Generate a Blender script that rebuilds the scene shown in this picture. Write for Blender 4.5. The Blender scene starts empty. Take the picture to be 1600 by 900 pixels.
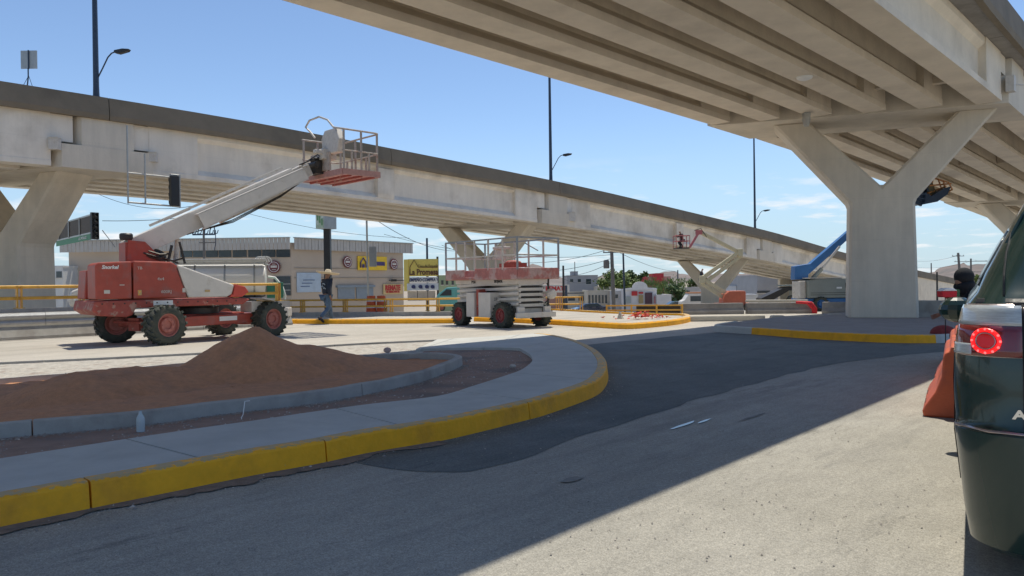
import bpy, bmesh, math, random
from mathutils import Vector, Matrix, noise
random.seed(7)
R = math.radians
S = bpy.context.scene
COL = S.collection
# ---------------------------------------------------------------- camera, world, sun, exposure
F, ROLL, H, PIT = 1200.0, R(0.8), 1.3, 7/1200
cam = bpy.data.objects.new('camera', bpy.data.cameras.new('camera')); COL.objects.link(cam)
cam.data.lens = 27; cam.data.sensor_width = 36; cam.data.clip_start = .05; cam.data.clip_end = 9000
cam.location = (0, 0, H)
cam.matrix_world = Matrix.Translation((0, 0, H)) @ Matrix.Rotation(R(90)-PIT, 4, 'X') @ Matrix.Rotation(-ROLL, 4, 'Z')
S.camera = cam
SUN_AZ, SUN_EL = R(24), R(70)
w = bpy.data.worlds.new('World'); S.world = w; w.use_nodes = True
nt = w.node_tree; nt.nodes.clear()
def N(t, typ, **k):
    n = t.nodes.new(typ)
    for a, b in k.items(): setattr(n, a, b)
    return n
sky = N(nt, 'ShaderNodeTexSky', sky_type='NISHITA', sun_disc=False, sun_elevation=SUN_EL, sun_rotation=SUN_AZ,
        air_density=1.0, dust_density=.0, ozone_density=2.5, altitude=1400)
tc = N(nt, 'ShaderNodeTexCoord'); sep = N(nt, 'ShaderNodeSeparateXYZ')
nt.links.new(tc.outputs['Generated'], sep.inputs[0])
dv = N(nt, 'ShaderNodeMath', operation='ADD'); dv.inputs[1].default_value = .10
nt.links.new(sep.outputs[2], dv.inputs[0])
cx = N(nt, 'ShaderNodeMath', operation='DIVIDE'); cy = N(nt, 'ShaderNodeMath', operation='DIVIDE')
for c, i in ((cx, 0), (cy, 1)):
    nt.links.new(sep.outputs[i], c.inputs[0]); nt.links.new(dv.outputs[0], c.inputs[1])
cmb = N(nt, 'ShaderNodeCombineXYZ'); nt.links.new(cx.outputs[0], cmb.inputs[0]); nt.links.new(cy.outputs[0], cmb.inputs[1])
n1 = N(nt, 'ShaderNodeTexNoise'); n1.inputs['Scale'].default_value = 1.5; n1.inputs['Detail'].default_value = 9; n1.inputs['Roughness'].default_value = .6
nt.links.new(cmb.outputs[0], n1.inputs['Vector'])
mr = N(nt, 'ShaderNodeMapRange'); mr.inputs[1].default_value = .53; mr.inputs[2].default_value = .66
nt.links.new(n1.outputs[0], mr.inputs[0])
el = N(nt, 'ShaderNodeMapRange'); el.inputs[1].default_value = .16; el.inputs[2].default_value = .08   # clouds only low down
nt.links.new(sep.outputs[2], el.inputs[0])
mu = N(nt, 'ShaderNodeMath', operation='MULTIPLY'); nt.links.new(mr.outputs[0], mu.inputs[0]); nt.links.new(el.outputs[0], mu.inputs[1])
mx = N(nt, 'ShaderNodeMix', data_type='RGBA'); nt.links.new(mu.outputs[0], mx.inputs[0])
hz = N(nt, 'ShaderNodeMapRange'); hz.inputs[1].default_value = .22; hz.inputs[2].default_value = -.02; hz.inputs[4].default_value = .85; hz.interpolation_type = 'SMOOTHSTEP'
nt.links.new(sep.outputs[2], hz.inputs[0])
hm = N(nt, 'ShaderNodeMix', data_type='RGBA'); nt.links.new(hz.outputs[0], hm.inputs[0]); nt.links.new(sky.outputs[0], hm.inputs[6]); hm.inputs[7].default_value = (2.9, 4.0, 4.9, 1)
nt.links.new(hm.outputs[2], mx.inputs[6]); mx.inputs[7].default_value = (6.0, 6.2, 6.4, 1)
bg = N(nt, 'ShaderNodeBackground'); bg.inputs[1].default_value = .115
wo = N(nt, 'ShaderNodeOutputWorld'); nt.links.new(mx.outputs[2], bg.inputs[0]); nt.links.new(bg.outputs[0], wo.inputs[0])
sd = bpy.data.lights.new('sun', 'SUN'); sd.energy = 3.3; sd.angle = R(.5); sd.color = (1, .935, .80)
so = bpy.data.objects.new('sun', sd); COL.objects.link(so)
sdir = Vector((math.sin(SUN_AZ)*math.cos(SUN_EL), math.cos(SUN_AZ)*math.cos(SUN_EL), math.sin(SUN_EL)))
so.rotation_euler = sdir.to_track_quat('Z', 'Y').to_euler()
S.view_settings.view_transform = 'Standard'; S.view_settings.look = 'None'; S.view_settings.exposure = .42; S.view_settings.gamma = 1

# ---------------------------------------------------------------- survey helpers (photo pixel -> place)
def ray(px, py):
    a = (px-800)/F; b = -(py-450)/F; c, s = math.cos(ROLL), math.sin(ROLL)
    X = a*c+b*s; Z = -a*s+b*c
    return Vector((X, 1+Z*PIT, Z-PIT))
def gnd(px, py, z=0):
    r = ray(px, py); t = (z-H)/r.z
    return Vector((r.x*t, r.y*t, z))
def at(px, py, Y):
    r = ray(px, py); t = Y/r.y
    return Vector((r.x*t, Y, H+r.z*t))
# ---------------------------------------------------------------- materials
MATS = {}
def M(name, col, rough=.7, metal=0., var=.12, scale=3., bump=.15, bscale=40., col2=None, c2s=.8, c2t=.5, c2w=.12, spec=.5, emit=None, alpha=None, coat=0, stretch=None, form=0):
    if name in MATS: return MATS[name]
    m = bpy.data.materials.new(name); m.use_nodes = True; t = m.node_tree
    b = t.nodes['Principled BSDF']
    co = N(t, 'ShaderNodeTexCoord'); vec = co.outputs['Object']
    if stretch:
        mp = N(t, 'ShaderNodeMapping'); mp.inputs['Scale'].default_value = stretch; mp.inputs['Rotation'].default_value = (0, 0, 0)
        t.links.new(vec, mp.inputs[0]); vec = mp.outputs[0]
    n1 = N(t, 'ShaderNodeTexNoise'); n1.inputs['Scale'].default_value = scale; n1.inputs['Detail'].default_value = 8; n1.inputs['Roughness'].default_value = .65
    t.links.new(vec, n1.inputs['Vector'])
    r1 = N(t, 'ShaderNodeMapRange'); r1.inputs[1].default_value = .3; r1.inputs[2].default_value = .7
    r1.inputs[3].default_value = 1-var; r1.inputs[4].default_value = 1+var
    t.links.new(n1.outputs[0], r1.inputs[0])
    base = N(t, 'ShaderNodeMix', data_type='RGBA'); base.inputs[6].default_value = (*col, 1); base.inputs[7].default_value = (*(col2 or col), 1); base.inputs[0].default_value = 0
    if col2:
        n2 = N(t, 'ShaderNodeTexNoise'); n2.inputs['Scale'].default_value = c2s; n2.inputs['Detail'].default_value = 7; n2.inputs['Roughness'].default_value = .6
        t.links.new(vec, n2.inputs['Vector'])
        r2 = N(t, 'ShaderNodeMapRange'); r2.inputs[1].default_value = c2t; r2.inputs[2].default_value = c2t+c2w
        t.links.new(n2.outputs[0], r2.inputs[0]); t.links.new(r2.outputs[0], base.inputs[0])
    mul = N(t, 'ShaderNodeMix', data_type='RGBA', blend_type='MULTIPLY'); mul.inputs[0].default_value = 1
    t.links.new(base.outputs[2], mul.inputs[6]); t.links.new(r1.outputs[0], mul.inputs[7])
    t.links.new(mul.outputs[2], b.inputs['Base Color'])
    b.inputs['Roughness'].default_value = rough; b.inputs['Metallic'].default_value = metal; b.inputs['Specular IOR Level'].default_value = spec
    if coat: b.inputs['Coat Weight'].default_value = coat; b.inputs['Coat Roughness'].default_value = .05
    if bump:
        n3 = N(t, 'ShaderNodeTexNoise'); n3.inputs['Scale'].default_value = bscale; n3.inputs['Detail'].default_value = 6
        t.links.new(vec, n3.inputs['Vector'])
        bp = N(t, 'ShaderNodeBump'); bp.inputs['Strength'].default_value = bump; bp.inputs['Distance'].default_value = .02
        t.links.new(n3.outputs[0], bp.inputs['Height']); t.links.new(bp.outputs[0], b.inputs['Normal'])
    if form:   # vertical streaks and faint form-board bands
        mp2 = N(t, 'ShaderNodeMapping'); mp2.inputs['Scale'].default_value = (form, form, form*.12)
        t.links.new(co.outputs['Object'], mp2.inputs[0])
        n4 = N(t, 'ShaderNodeTexNoise'); n4.inputs['Scale'].default_value = 1.; n4.inputs['Detail'].default_value = 6; n4.inputs['Roughness'].default_value = .7
        t.links.new(mp2.outputs[0], n4.inputs['Vector'])
        r4 = N(t, 'ShaderNodeMapRange'); r4.inputs[1].default_value = .38; r4.inputs[2].default_value = .62; r4.inputs[3].default_value = .93; r4.inputs[4].default_value = 1.04
        t.links.new(n4.outputs[0], r4.inputs[0])
        wv = N(t, 'ShaderNodeTexWave', wave_type='BANDS', bands_direction='Z', wave_profile='SAW'); wv.inputs['Scale'].default_value = .26; wv.inputs['Distortion'].default_value = .0
        t.links.new(co.outputs['Object'], wv.inputs['Vector'])
        r5 = N(t, 'ShaderNodeMapRange'); r5.inputs[1].default_value = .0; r5.inputs[2].default_value = .02; r5.inputs[3].default_value = .93; r5.inputs[4].default_value = 1.
        t.links.new(wv.outputs['Fac'], r5.inputs[0])
        m4 = N(t, 'ShaderNodeMath', operation='MULTIPLY'); t.links.new(r4.outputs[0], m4.inputs[0]); t.links.new(r5.outputs[0], m4.inputs[1])
        mm = N(t, 'ShaderNodeMix', data_type='RGBA', blend_type='MULTIPLY'); mm.inputs[0].default_value = 1
        t.links.new(mul.outputs[2], mm.inputs[6]); t.links.new(m4.outputs[0], mm.inputs[7]); t.links.new(mm.outputs[2], b.inputs['Base Color'])
    if emit: b.inputs['Emission Color'].default_value = (*emit[:3], 1); b.inputs['Emission Strength'].default_value = emit[3]
    MATS[name] = m; return m
# ground surfaces: road with streaks, aggregate, stains
def road_mat(name, col, dark, light, grain=.25, seed=0., ang=43):
    m = bpy.data.materials.new(name); m.use_nodes = True; t = m.node_tree; b = t.nodes['Principled BSDF']
    co = N(t, 'ShaderNodeTexCoord')
    def noi(sc, det, strch=None, off=0, rg=.6):
        mp = N(t, 'ShaderNodeMapping'); mp.inputs['Rotation'].default_value = (0, 0, R(ang)); mp.inputs['Location'].default_value = (seed+off, off, 0)
        t.links.new(co.outputs['Object'], mp.inputs[0])
        if strch:
            m2 = N(t, 'ShaderNodeMapping'); m2.inputs['Scale'].default_value = strch; t.links.new(mp.outputs[0], m2.inputs[0]); mp = m2
        n = N(t, 'ShaderNodeTexNoise'); n.inputs['Scale'].default_value = sc; n.inputs['Detail'].default_value = det; n.inputs['Roughness'].default_value = rg
        t.links.new(mp.outputs[0], n.inputs['Vector']); return n.outputs[0]
    def rng(s, a, b_, c=0., d=1.):
        r = N(t, 'ShaderNodeMapRange'); 
        for i, v in enumerate((a, b_, c, d)): r.inputs[i+1].default_value = v
        t.links.new(s, r.inputs[0]); return r.outputs[0]
    def mix(f, a, b_, bt='MIX'):
        x = N(t, 'ShaderNodeMix', data_type='RGBA', blend_type=bt)
        for i, v in ((0, f), (6, a), (7, b_)):
            if isinstance(v, (tuple, float, int)): x.inputs[i].default_value = v if i == 0 else (*v, 1)
            else: t.links.new(v, x.inputs[i])
        return x.outputs[2]
    c = mix(rng(noi(.35, 6), .42, .62), col, light)
    c = mix(rng(noi(.8, 8, (2.2, .16, 1), 5), .52, .68, 0, .75), c, dark)          # streaks along the lane
    c = mix(rng(noi(.9, 10, (1.6, .4, 1), 9, .75), .58, .62, 0, .6), c, dark)
    c = mix(rng(noi(1.7, 12, (1., .22, 1), 22, .8), .60, .63, 0, .45), c, tuple(x*.6 for x in dark))
    c = mix(1., c, rng(noi(38, 5, None, 12, .8), .34, .66, 1-grain, 1+grain), 'MULTIPLY')
    c = mix(1., c, rng(noi(6, 8, (1.6, .5, 1), 44, .75), .35, .65, 1-grain*.5, 1+grain*.4), 'MULTIPLY')           # stains
    c = mix(rng(noi(2.6, 8, (2., .3, 1), 15), .62, .7, 0, .5), c, light)
    c = mix(1., c, rng(noi(120, 3, None, 2), .35, .65, 1-grain*1.1, 1+grain*1.1), 'MULTIPLY')
    c = mix(rng(noi(60, 2, None, 31), .70, .73, 0, .7), c, tuple(x*.3 for x in dark))
    t.links.new(c, b.inputs['Base Color'])
    t.links.new(rng(noi(1.2, 6, None, 3), .3, .7, .7, .95), b.inputs['Roughness'])
    bp = N(t, 'ShaderNodeBump'); bp.inputs['Strength'].default_value = .5; bp.inputs['Distance'].default_value = .006
    t.links.new(noi(110, 4), bp.inputs['Height']); t.links.new(bp.outputs[0], b.inputs['Normal'])
    return m
# ---------------------------------------------------------------- mesh builder
class MB:
    def __init__(s): s.v = []; s.f = []; s.m = []; s.mi = 0; s.T = Matrix.Identity(4)
    def add(s, vs, fs):
        o = len(s.v); s.v += [s.T @ Vector(v) for v in vs]
        for f in fs: s.f.append([i+o for i in f]); s.m.append(s.mi)
        return s
    def box(s, c, d, rot=None):
        hx, hy, hz = d[0]/2, d[1]/2, d[2]/2; Mx = rot.to_matrix() if hasattr(rot, 'to_matrix') else (rot or Matrix.Identity(3)); c = Vector(c)
        vs = [c+Mx@Vector((x*hx, y*hy, z*hz)) for x in (-1, 1) for y in (-1, 1) for z in (-1, 1)]
        return s.add(vs, [(0, 1, 3, 2), (4, 6, 7, 5), (0, 4, 5, 1), (2, 3, 7, 6), (0, 2, 6, 4), (1, 5, 7, 3)])
    def bb(s, x0, x1, y0, y1, z0, z1): return s.box(((x0+x1)/2, (y0+y1)/2, (z0+z1)/2), (abs(x1-x0), abs(y1-y0), abs(z1-z0)))
    def beam(s, a, b, wd, hg, up=(0, 0, 1), w2=None, h2=None):
        a = Vector(a); b = Vector(b); d = (b-a).normalized(); r = d.cross(Vector(up))
        if r.length < 1e-4: r = d.cross(Vector((1, 0, 0)))
        r.normalize(); u = r.cross(d); w2 = w2 or wd; h2 = h2 or hg
        vs = [p+r*(x*ww/2)+u*(z*hh/2) for p, ww, hh in ((a, wd, hg), (b, w2, h2)) for x, z in ((-1, -1), (1, -1), (1, 1), (-1, 1))]
        return s.add(vs, [(3, 2, 1, 0), (4, 5, 6, 7), (0, 1, 5, 4), (1, 2, 6, 5), (2, 3, 7, 6), (3, 0, 4, 7)])
    def tube(s, pts, r, n=8, r2=None, cap=True):
        pts = [Vector(p) for p in pts]; k = len(pts); rings = []
        prev = None
        for i, p in enumerate(pts):
            d = (pts[min(i+1, k-1)]-pts[max(i-1, 0)]).normalized()
            if prev is None: x = d.orthogonal().normalized()
            else:
                x = prev-d*prev.dot(d)
                x = x.normalized() if x.length > 1e-5 else d.orthogonal().normalized()
            prev = x; y = d.cross(x); rr = r if r2 is None else r+(r2-r)*i/(k-1)
            rings.append([p+(x*math.cos(a)+y*math.sin(a))*rr for a in [2*math.pi*j/n for j in range(n)]])
        vs = [v for q in rings for v in q]; fs = []
        for i in range(k-1):
            for j in range(n): fs.append((i*n+j, i*n+(j+1) % n, (i+1)*n+(j+1) % n, (i+1)*n+j))
        if cap: fs.append(tuple(range(n-1, -1, -1))); fs.append(tuple((k-1)*n+j for j in range(n)))
        return s.add(vs, fs)
    def lathe(s, prof, n=24, axis='Z', c=(0, 0, 0), cap=True, close=False):   # prof: (r, h)
        c = Vector(c); vs = []; fs = []; k = len(prof)
        for r, h in prof:
            for j in range(n):
                a = 2*math.pi*j/n; x, y = r*math.cos(a), r*math.sin(a)
                vs.append(c+{'Z': Vector((x, y, h)), 'Y': Vector((x, h, y)), 'X': Vector((h, x, y))}[axis])
        for i in range(k-1):
            for j in range(n):
                q = (i*n+j, i*n+(j+1) % n, (i+1)*n+(j+1) % n, (i+1)*n+j); fs.append(q if axis != 'Y' else q[::-1])
        if close:
            for j in range(n): fs.append(((k-1)*n+j, (k-1)*n+(j+1) % n, (j+1) % n, j))
            cap = False
        if cap and prof[0][0] > 1e-4: fs.append(tuple(range(n)))
        if cap and prof[-1][0] > 1e-4: fs.append(tuple((k-1)*n+j for j in range(n)))
        return s.add(vs, fs)
    def prism(s, poly, o, ax, ay, az, d0, d1):  # 2D poly in (ax, ay), extruded along az d0..d1
        o, ax, ay, az = map(Vector, (o, ax, ay, az)); k = len(poly)
        vs = [o+ax*x+ay*y+az*d for d in (d0, d1) for x, y in poly]
        fs = [tuple(range(k-1, -1, -1)), tuple(range(k, 2*k))]+[(i, (i+1) % k, k+(i+1) % k, k+i) for i in range(k)]
        return s.add(vs, fs)
    def ell(s, c, r, n=12, m=8):
        c = Vector(c); vs = []; fs = []
        for i in range(m+1):
            th = math.pi*i/m
            for j in range(n):
                a = 2*math.pi*j/n; vs.append(c+Vector((r[0]*math.sin(th)*math.cos(a), r[1]*math.sin(th)*math.sin(a), r[2]*math.cos(th))))
        for i in range(m):
            for j in range(n): fs.append((i*n+j, (i+1)*n+j, (i+1)*n+(j+1) % n, i*n+(j+1) % n))
        return s.add(vs, fs)
    def build(s, name, mats, parent=None, bevel=0, smooth=False, seg=2):
        me = bpy.data.meshes.new(name); me.from_pydata([tuple(v) for v in s.v], [], s.f)
        if not isinstance(mats, (list, tuple)): mats = [mats]
        for m in mats: me.materials.append(m)
        if len(mats) > 1: me.polygons.foreach_set('material_index', s.m)
        bm = bmesh.new(); bm.from_mesh(me); bmesh.ops.remove_doubles(bm, verts=bm.verts, dist=1e-5)
        bmesh.ops.recalc_face_normals(bm, faces=bm.faces); bm.to_mesh(me); bm.free()
        if smooth:
            me.shade_smooth()
            if smooth != True: me.set_sharp_from_angle(angle=R(smooth))
        o = bpy.data.objects.new(name, me); COL.objects.link(o)
        if parent is not None: o.parent = parent
        if bevel:
            bv = o.modifiers.new('bevel', 'BEVEL'); bv.width = bevel; bv.segments = seg; bv.limit_method = 'ANGLE'; bv.angle_limit = R(35)
        return o
def tag(o, label, cat, group=None, kind=None):
    if label: o['label'] = label
    if cat: o['category'] = cat
    if group: o['group'] = group
    if kind: o['kind'] = kind
    return o
def struct(o): o['kind'] = 'structure'; return o
def thing(name, label, cat, loc=(0, 0, 0), rz=0, group=None):
    o = bpy.data.objects.new(name, None); COL.objects.link(o); o.location = loc; o.rotation_euler = (0, 0, rz); o.empty_display_size = .3
    return tag(o, label, cat, group)
def kids(o): return [c for c in bpy.data.objects if c.parent == o]
def copy_tree(o, parent=None):
    c = o.copy(); COL.objects.link(c); c.parent = parent
    for ch in kids(o): copy_tree(ch, c)
    return c
def text(name, s, size, mat, parent, loc, rot, ext=.004, align='CENTER', sx=1., shear=0., bold=0.):
    cu = bpy.data.curves.new(name, 'FONT'); cu.body = s; cu.size = size; cu.extrude = ext; cu.align_x = align; cu.align_y = 'CENTER'; cu.shear = shear; cu.offset = bold
    cu.resolution_u = 3
    t = bpy.data.objects.new(name, cu); COL.objects.link(t)
    me = bpy.data.meshes.new_from_object(t); bpy.data.objects.remove(t); bpy.data.curves.remove(cu)
    me.materials.clear(); me.materials.append(mat)
    o = bpy.data.objects.new(name, me); COL.objects.link(o); o.parent = parent
    o.matrix_local = Matrix.Translation(loc) @ rot.to_4x4() @ Matrix.Diagonal((sx, 1, 1, 1)); return o
def facing(xdir, up=(0, 0, 1)):   # text rotation: reads along xdir, upright
    x = Vector(xdir).normalized(); u = Vector(up); z = x.cross(u).normalized(); y = z.cross(x)
    return Matrix((x, y, z)).transposed()
def spline(P, n):
    P = [Vector(p) for p in P]; out = []
    for i in range(len(P)-1):
        a = P[max(i-1, 0)]; b = P[i]; c = P[i+1]; d = P[min(i+2, len(P)-1)]
        for k in range(n):
            t = k/n; out.append(.5*((2*b)+(c-a)*t+(2*a-5*b+4*c-d)*t*t+(3*b-3*c+d-a)*t**3))
    out.append(P[-1]); return out
def offs(P, d):   # offset a polyline to its left by d
    out = []
    for i, p in enumerate(P):
        t = P[min(i+1, len(P)-1)]-P[max(i-1, 0)]; t.z = 0; t.normalize(); out.append(p+Vector((-t.y, t.x, 0))*d)
    return out
def sweep(mb, P, prof, closed_prof=True, gaps=None):
    k = len(prof); rows = [offs(P, o) for o, z in prof]; vs = []; fs = []
    for i in range(len(P)):
        for j, (o, z) in enumerate(prof): vs.append(rows[j][i]+Vector((0, 0, z)))
    for i in range(len(P)-1):
        for j in range(k if closed_prof else k-1): fs.append((i*k+j, i*k+(j+1) % k, (i+1)*k+(j+1) % k, (i+1)*k+j))
    if closed_prof: fs.append(tuple(range(k-1, -1, -1))); fs.append(tuple((len(P)-1)*k+j for j in range(k)))
    return mb.add(vs, fs)
def arc_split(P, step, gap):
    """split a dense polyline in pieces of length step with a gap between"""
    out = []; cur = [P[0].copy()]; L = 0
    for a, b in zip(P, P[1:]):
        seg = (b-a).length; t = 0
        while L+(seg-t) >= step:
            t += step-L; q = a+(b-a)*(t/seg); cur.append(q); out.append(cur); L = 0
            t2 = min(t+gap, seg); cur = [a+(b-a)*(t2/seg)]; t = t2
        L += seg-t
        if (b-cur[-1]).length > 1e-4: cur.append(b.copy())
    if len(cur) > 1 and L > step*.25: out.append(cur)
    return out
def sheet(name, poly, z, mat, th=0):
    bm = bmesh.new(); vs = [bm.verts.new((p[0], p[1], z)) for p in poly]
    f = bm.faces.new(vs); bmesh.ops.triangulate(bm, faces=[f])
    for f in bm.faces:
        if f.normal.z < 0: f.normal_flip()
    me = bpy.data.meshes.new(name); bm.to_mesh(me); bm.free(); me.materials.append(mat)
    o = bpy.data.objects.new(name, me); COL.objects.link(o); return o

def gz(y):   # the land drops gently beyond the junction
    return -.042*min(max(y-33, 0), 68)
AZ = R(43); U = Vector((math.sin(AZ), math.cos(AZ), 0)); NN = Vector((U.y, -U.x, 0)); UP = Vector((0, 0, 1))
TH = R(20); C = Vector((math.cos(TH), -math.sin(TH), 0)); SK = C.dot(U)/C.dot(NN)   # skew of the piers
# materials
cream = M('cream_painted_concrete', (.76, .67, .54), .85, var=.09, scale=1.6, bump=.35, bscale=14, col2=(.64, .56, .45), c2s=.5, c2t=.5, c2w=.2)
cream2 = M('pale_girder_paint', (.80, .73, .62), .8, var=.06, scale=.9, bump=.2, bscale=10, col2=(.60, .53, .43), c2s=.35, c2t=.5, c2w=.15, form=1.6)
beigec = M('beige_pier_concrete', (.68, .61, .50), .85, var=.07, scale=.8, bump=.25, bscale=18, col2=(.61, .55, .455), c2s=.45, c2t=.48, c2w=.2, form=2.2)
parap = M('olive_parapet_paint', (.205, .165, .115), .8, var=.1, scale=1.5, bump=.1, col2=(.165, .135, .095), c2s=.4)
conc = M('grey_concrete', (.40, .385, .355), .9, var=.12, scale=5, bump=.3, bscale=60, col2=(.33, .31, .28), c2s=1.3)
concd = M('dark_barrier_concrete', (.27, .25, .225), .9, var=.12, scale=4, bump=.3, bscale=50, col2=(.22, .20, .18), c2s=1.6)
walk = M('sidewalk_concrete', (.50, .50, .465), .85, var=.14, scale=2.2, bump=.25, bscale=70, col2=(.46, .46, .435), c2s=1.1, c2w=.25)
yellow = M('yellow_kerb_paint', (.95, .44, .008), .65, var=.1, scale=6, bump=.25, bscale=30, col2=(.80, .36, .015), c2s=2.2, c2t=.52)
# worn paint: bare concrete shows through in small chips and along a scuffed band
_t = yellow.node_tree; _b = _t.nodes['Principled BSDF']; _src = _b.inputs['Base Color'].links[0].from_socket
_c = N(_t, 'ShaderNodeTexCoord'); _n = N(_t, 'ShaderNodeTexNoise'); _n.inputs['Scale'].default_value = 11; _n.inputs['Detail'].default_value = 9; _n.inputs['Roughness'].default_value = .78
_t.links.new(_c.outputs['Object'], _n.inputs['Vector'])
_s = N(_t, 'ShaderNodeSeparateXYZ'); _t.links.new(_c.outputs['Object'], _s.inputs[0])
_z = N(_t, 'ShaderNodeMapRange'); _z.inputs[1].default_value = .148; _z.inputs[2].default_value = .165; _z.inputs[3].default_value = .0; _z.inputs[4].default_value = .22; _t.links.new(_s.outputs[2], _z.inputs[0])
_a = N(_t, 'ShaderNodeMath', operation='ADD'); _t.links.new(_n.outputs[0], _a.inputs[0]); _t.links.new(_z.outputs[0], _a.inputs[1])
_r = N(_t, 'ShaderNodeMapRange'); _r.inputs[1].default_value = .66; _r.inputs[2].default_value = .69; _r.inputs[4].default_value = .8; _t.links.new(_a.outputs[0], _r.inputs[0])
_m = N(_t, 'ShaderNodeMix', data_type='RGBA'); _t.links.new(_r.outputs[0], _m.inputs[0]); _t.links.new(_src, _m.inputs[6]); _m.inputs[7].default_value = (.44, .37, .22, 1); _t.links.new(_m.outputs[2], _b.inputs['Base Color'])
yrail = M('yellow_rail_paint', (.66, .36, .05), .5, var=.15, scale=5, col2=(.45, .22, .05), c2s=4, c2t=.6)
soil = M('reddish_soil', (.31, .205, .155), .95, var=.2, scale=6, bump=.6, bscale=45, col2=(.20, .15, .125), c2s=1.5)
sand = M('orange_sand', (.56, .272, .138), .95, var=.14, scale=14, bump=.8, bscale=70, col2=(.42, .22, .125), c2s=2.2, c2w=.2)
galv = M('galvanised_steel', (.42, .42, .40), .45, .6, var=.12, scale=6)
dkpole = M('dark_blue_pole_paint', (.035, .055, .09), .45, .2)
black = M('black_plastic', (.02, .022, .025), .5)
rubber = M('tyre_rubber', (.055, .062, .05), .85, var=.2, scale=14, bump=.3, col2=(.11, .10, .08), c2s=6, c2t=.55)
red = M('lift_red_paint', (.40, .072, .046), .5, var=.12, scale=5, col2=(.33, .10, .08), c2s=3, c2t=.52, bump=.05)
redrust = M('worn_red_paint', (.36, .075, .055), .65, var=.2, scale=8, col2=(.40, .22, .17), c2s=5, c2t=.56, c2w=.05)
salmon = M('faded_red_rim', (.42, .15, .12), .6, var=.15, scale=8)
liftwhite = M('lift_white_paint', (.66, .62, .56), .5, var=.08, scale=4, col2=(.55, .50, .43), c2s=3, c2t=.6, bump=.05)
bone = M('dirty_white_steel', (.60, .56, .50), .55, var=.12, scale=9, col2=(.42, .36, .29), c2s=6, c2t=.57)
dkmetal = M('dark_greasy_metal', (.05, .045, .04), .5, .4, var=.3, scale=9)
chrome = M('polished_steel', (.75, .75, .75), .18, 1., var=.03, bump=0)
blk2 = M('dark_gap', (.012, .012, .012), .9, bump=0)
glassd = M('dark_window_glass', (.03, .045, .055), .12, 0, var=.1, bump=0, spec=.8)
letw = M('white_lettering', (.80, .80, .78), .5, bump=0, var=.03)
letk = M('black_lettering', (.02, .02, .025), .5, bump=0, var=.03)
# ================================================================ THE GROUND
desert = M('dusty_ground', (.36, .30, .23), .95, var=.2, scale=.05, bump=.2, bscale=3, col2=(.28, .25, .19), c2s=.02)
road = road_mat('dusty_asphalt_surface', (.315, .298, .255), (.225, .215, .19), (.37, .35, .30))
slab = road_mat('pale_concrete_surface', (.42, .385, .325), (.33, .30, .255), (.48, .44, .375), grain=.12, seed=40)
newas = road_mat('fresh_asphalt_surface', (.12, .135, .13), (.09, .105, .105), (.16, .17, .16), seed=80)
ys_ = [-400, -30, 33, 36.9, 40, 44, 48, 52, 56, 60, 64, 68, 72, 76, 80, 84, 101, 120, 170, 400, 1200, 5000]; xs_ = [-4000, -400, -120, -50, 70, 160, 500, 4000]
gb = MB(); gb.add([(x, y, gz(y)-.03) for y in ys_ for x in xs_], [])
for j in range(len(ys_)-1):
    for i in range(len(xs_)-1):
        gb.mi = 1 if (-120 <= xs_[i] < 160 and 33 <= ys_[j] < 120) else 0
        gb.f.append([j*8+i, j*8+i+1, (j+1)*8+i+1, (j+1)*8+i]); gb.m.append(gb.mi)
struct(gb.build('ground', [desert, slab]))
struct(sheet('road', [(-60, -30), (80, -30), (80, 33), (-60, 33)], 0, road))
# pale concrete apron beyond the turning lane, its near edge shaped to the overpass shadow
A1 = gnd(890, 541.5)+NN*.0; A2 = gnd(1190, 512)
dirA = (A2-A1).normalized()
struct(sheet('concrete_apron', [A1-dirA*30+Vector((0, 0, 0)), A1, A2, A2+Vector((13, 11, 0)), (24, 32.9), (-60, 32.9), (-60, -8)], .004, slab))
# fresh asphalt patch beside the round kerb nose, far edge cut at the shadow line
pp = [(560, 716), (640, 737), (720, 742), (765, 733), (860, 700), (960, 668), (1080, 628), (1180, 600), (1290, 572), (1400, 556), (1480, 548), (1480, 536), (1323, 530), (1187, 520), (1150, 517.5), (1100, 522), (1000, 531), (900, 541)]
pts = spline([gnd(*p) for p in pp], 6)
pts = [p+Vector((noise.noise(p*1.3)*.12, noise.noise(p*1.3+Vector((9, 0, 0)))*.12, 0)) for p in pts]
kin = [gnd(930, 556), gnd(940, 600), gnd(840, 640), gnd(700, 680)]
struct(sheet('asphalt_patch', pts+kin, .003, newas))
# puddle and oil stains, each a thin sheet with an uneven outline
wet = M('wet_asphalt', (.05, .05, .055), .08, bump=.02, var=.1)
oil = M('oil_stain', (.17, .165, .15), .6, var=.25, scale=8)
def blot(name, c, L, W, ang, z, mat, seed):
    P = []
    for i in range(36):
        a = 2*math.pi*i/36; r = 1+.35*noise.noise(Vector((math.cos(a)*1.5+seed, math.sin(a)*1.5, seed)))+.18*noise.noise(Vector((math.cos(a)*5+seed, math.sin(a)*5, 3)))
        x, y = L*r*math.cos(a), W*r*math.sin(a); P.append((c.x+x*math.cos(ang)-y*math.sin(ang), c.y+x*math.sin(ang)+y*math.cos(ang)))
    o = sheet(name, P, z, mat); o['kind'] = 'structure'; return o
blot('wet_streak', gnd(1068, 665), .26, .022, R(52), .0075, wet, 3); blot('wet_streak', gnd(1100, 659), .14, .016, R(52), .0078, wet, 5.1)
for i, (x, y, L, W) in enumerate([(895, 750, .10, .04), (1176, 652, .30, .02)]):
    blot('road_stain', gnd(x, y), L, W, R(45+i*3), .006+.0002*i, oil, i*2.3)
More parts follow.
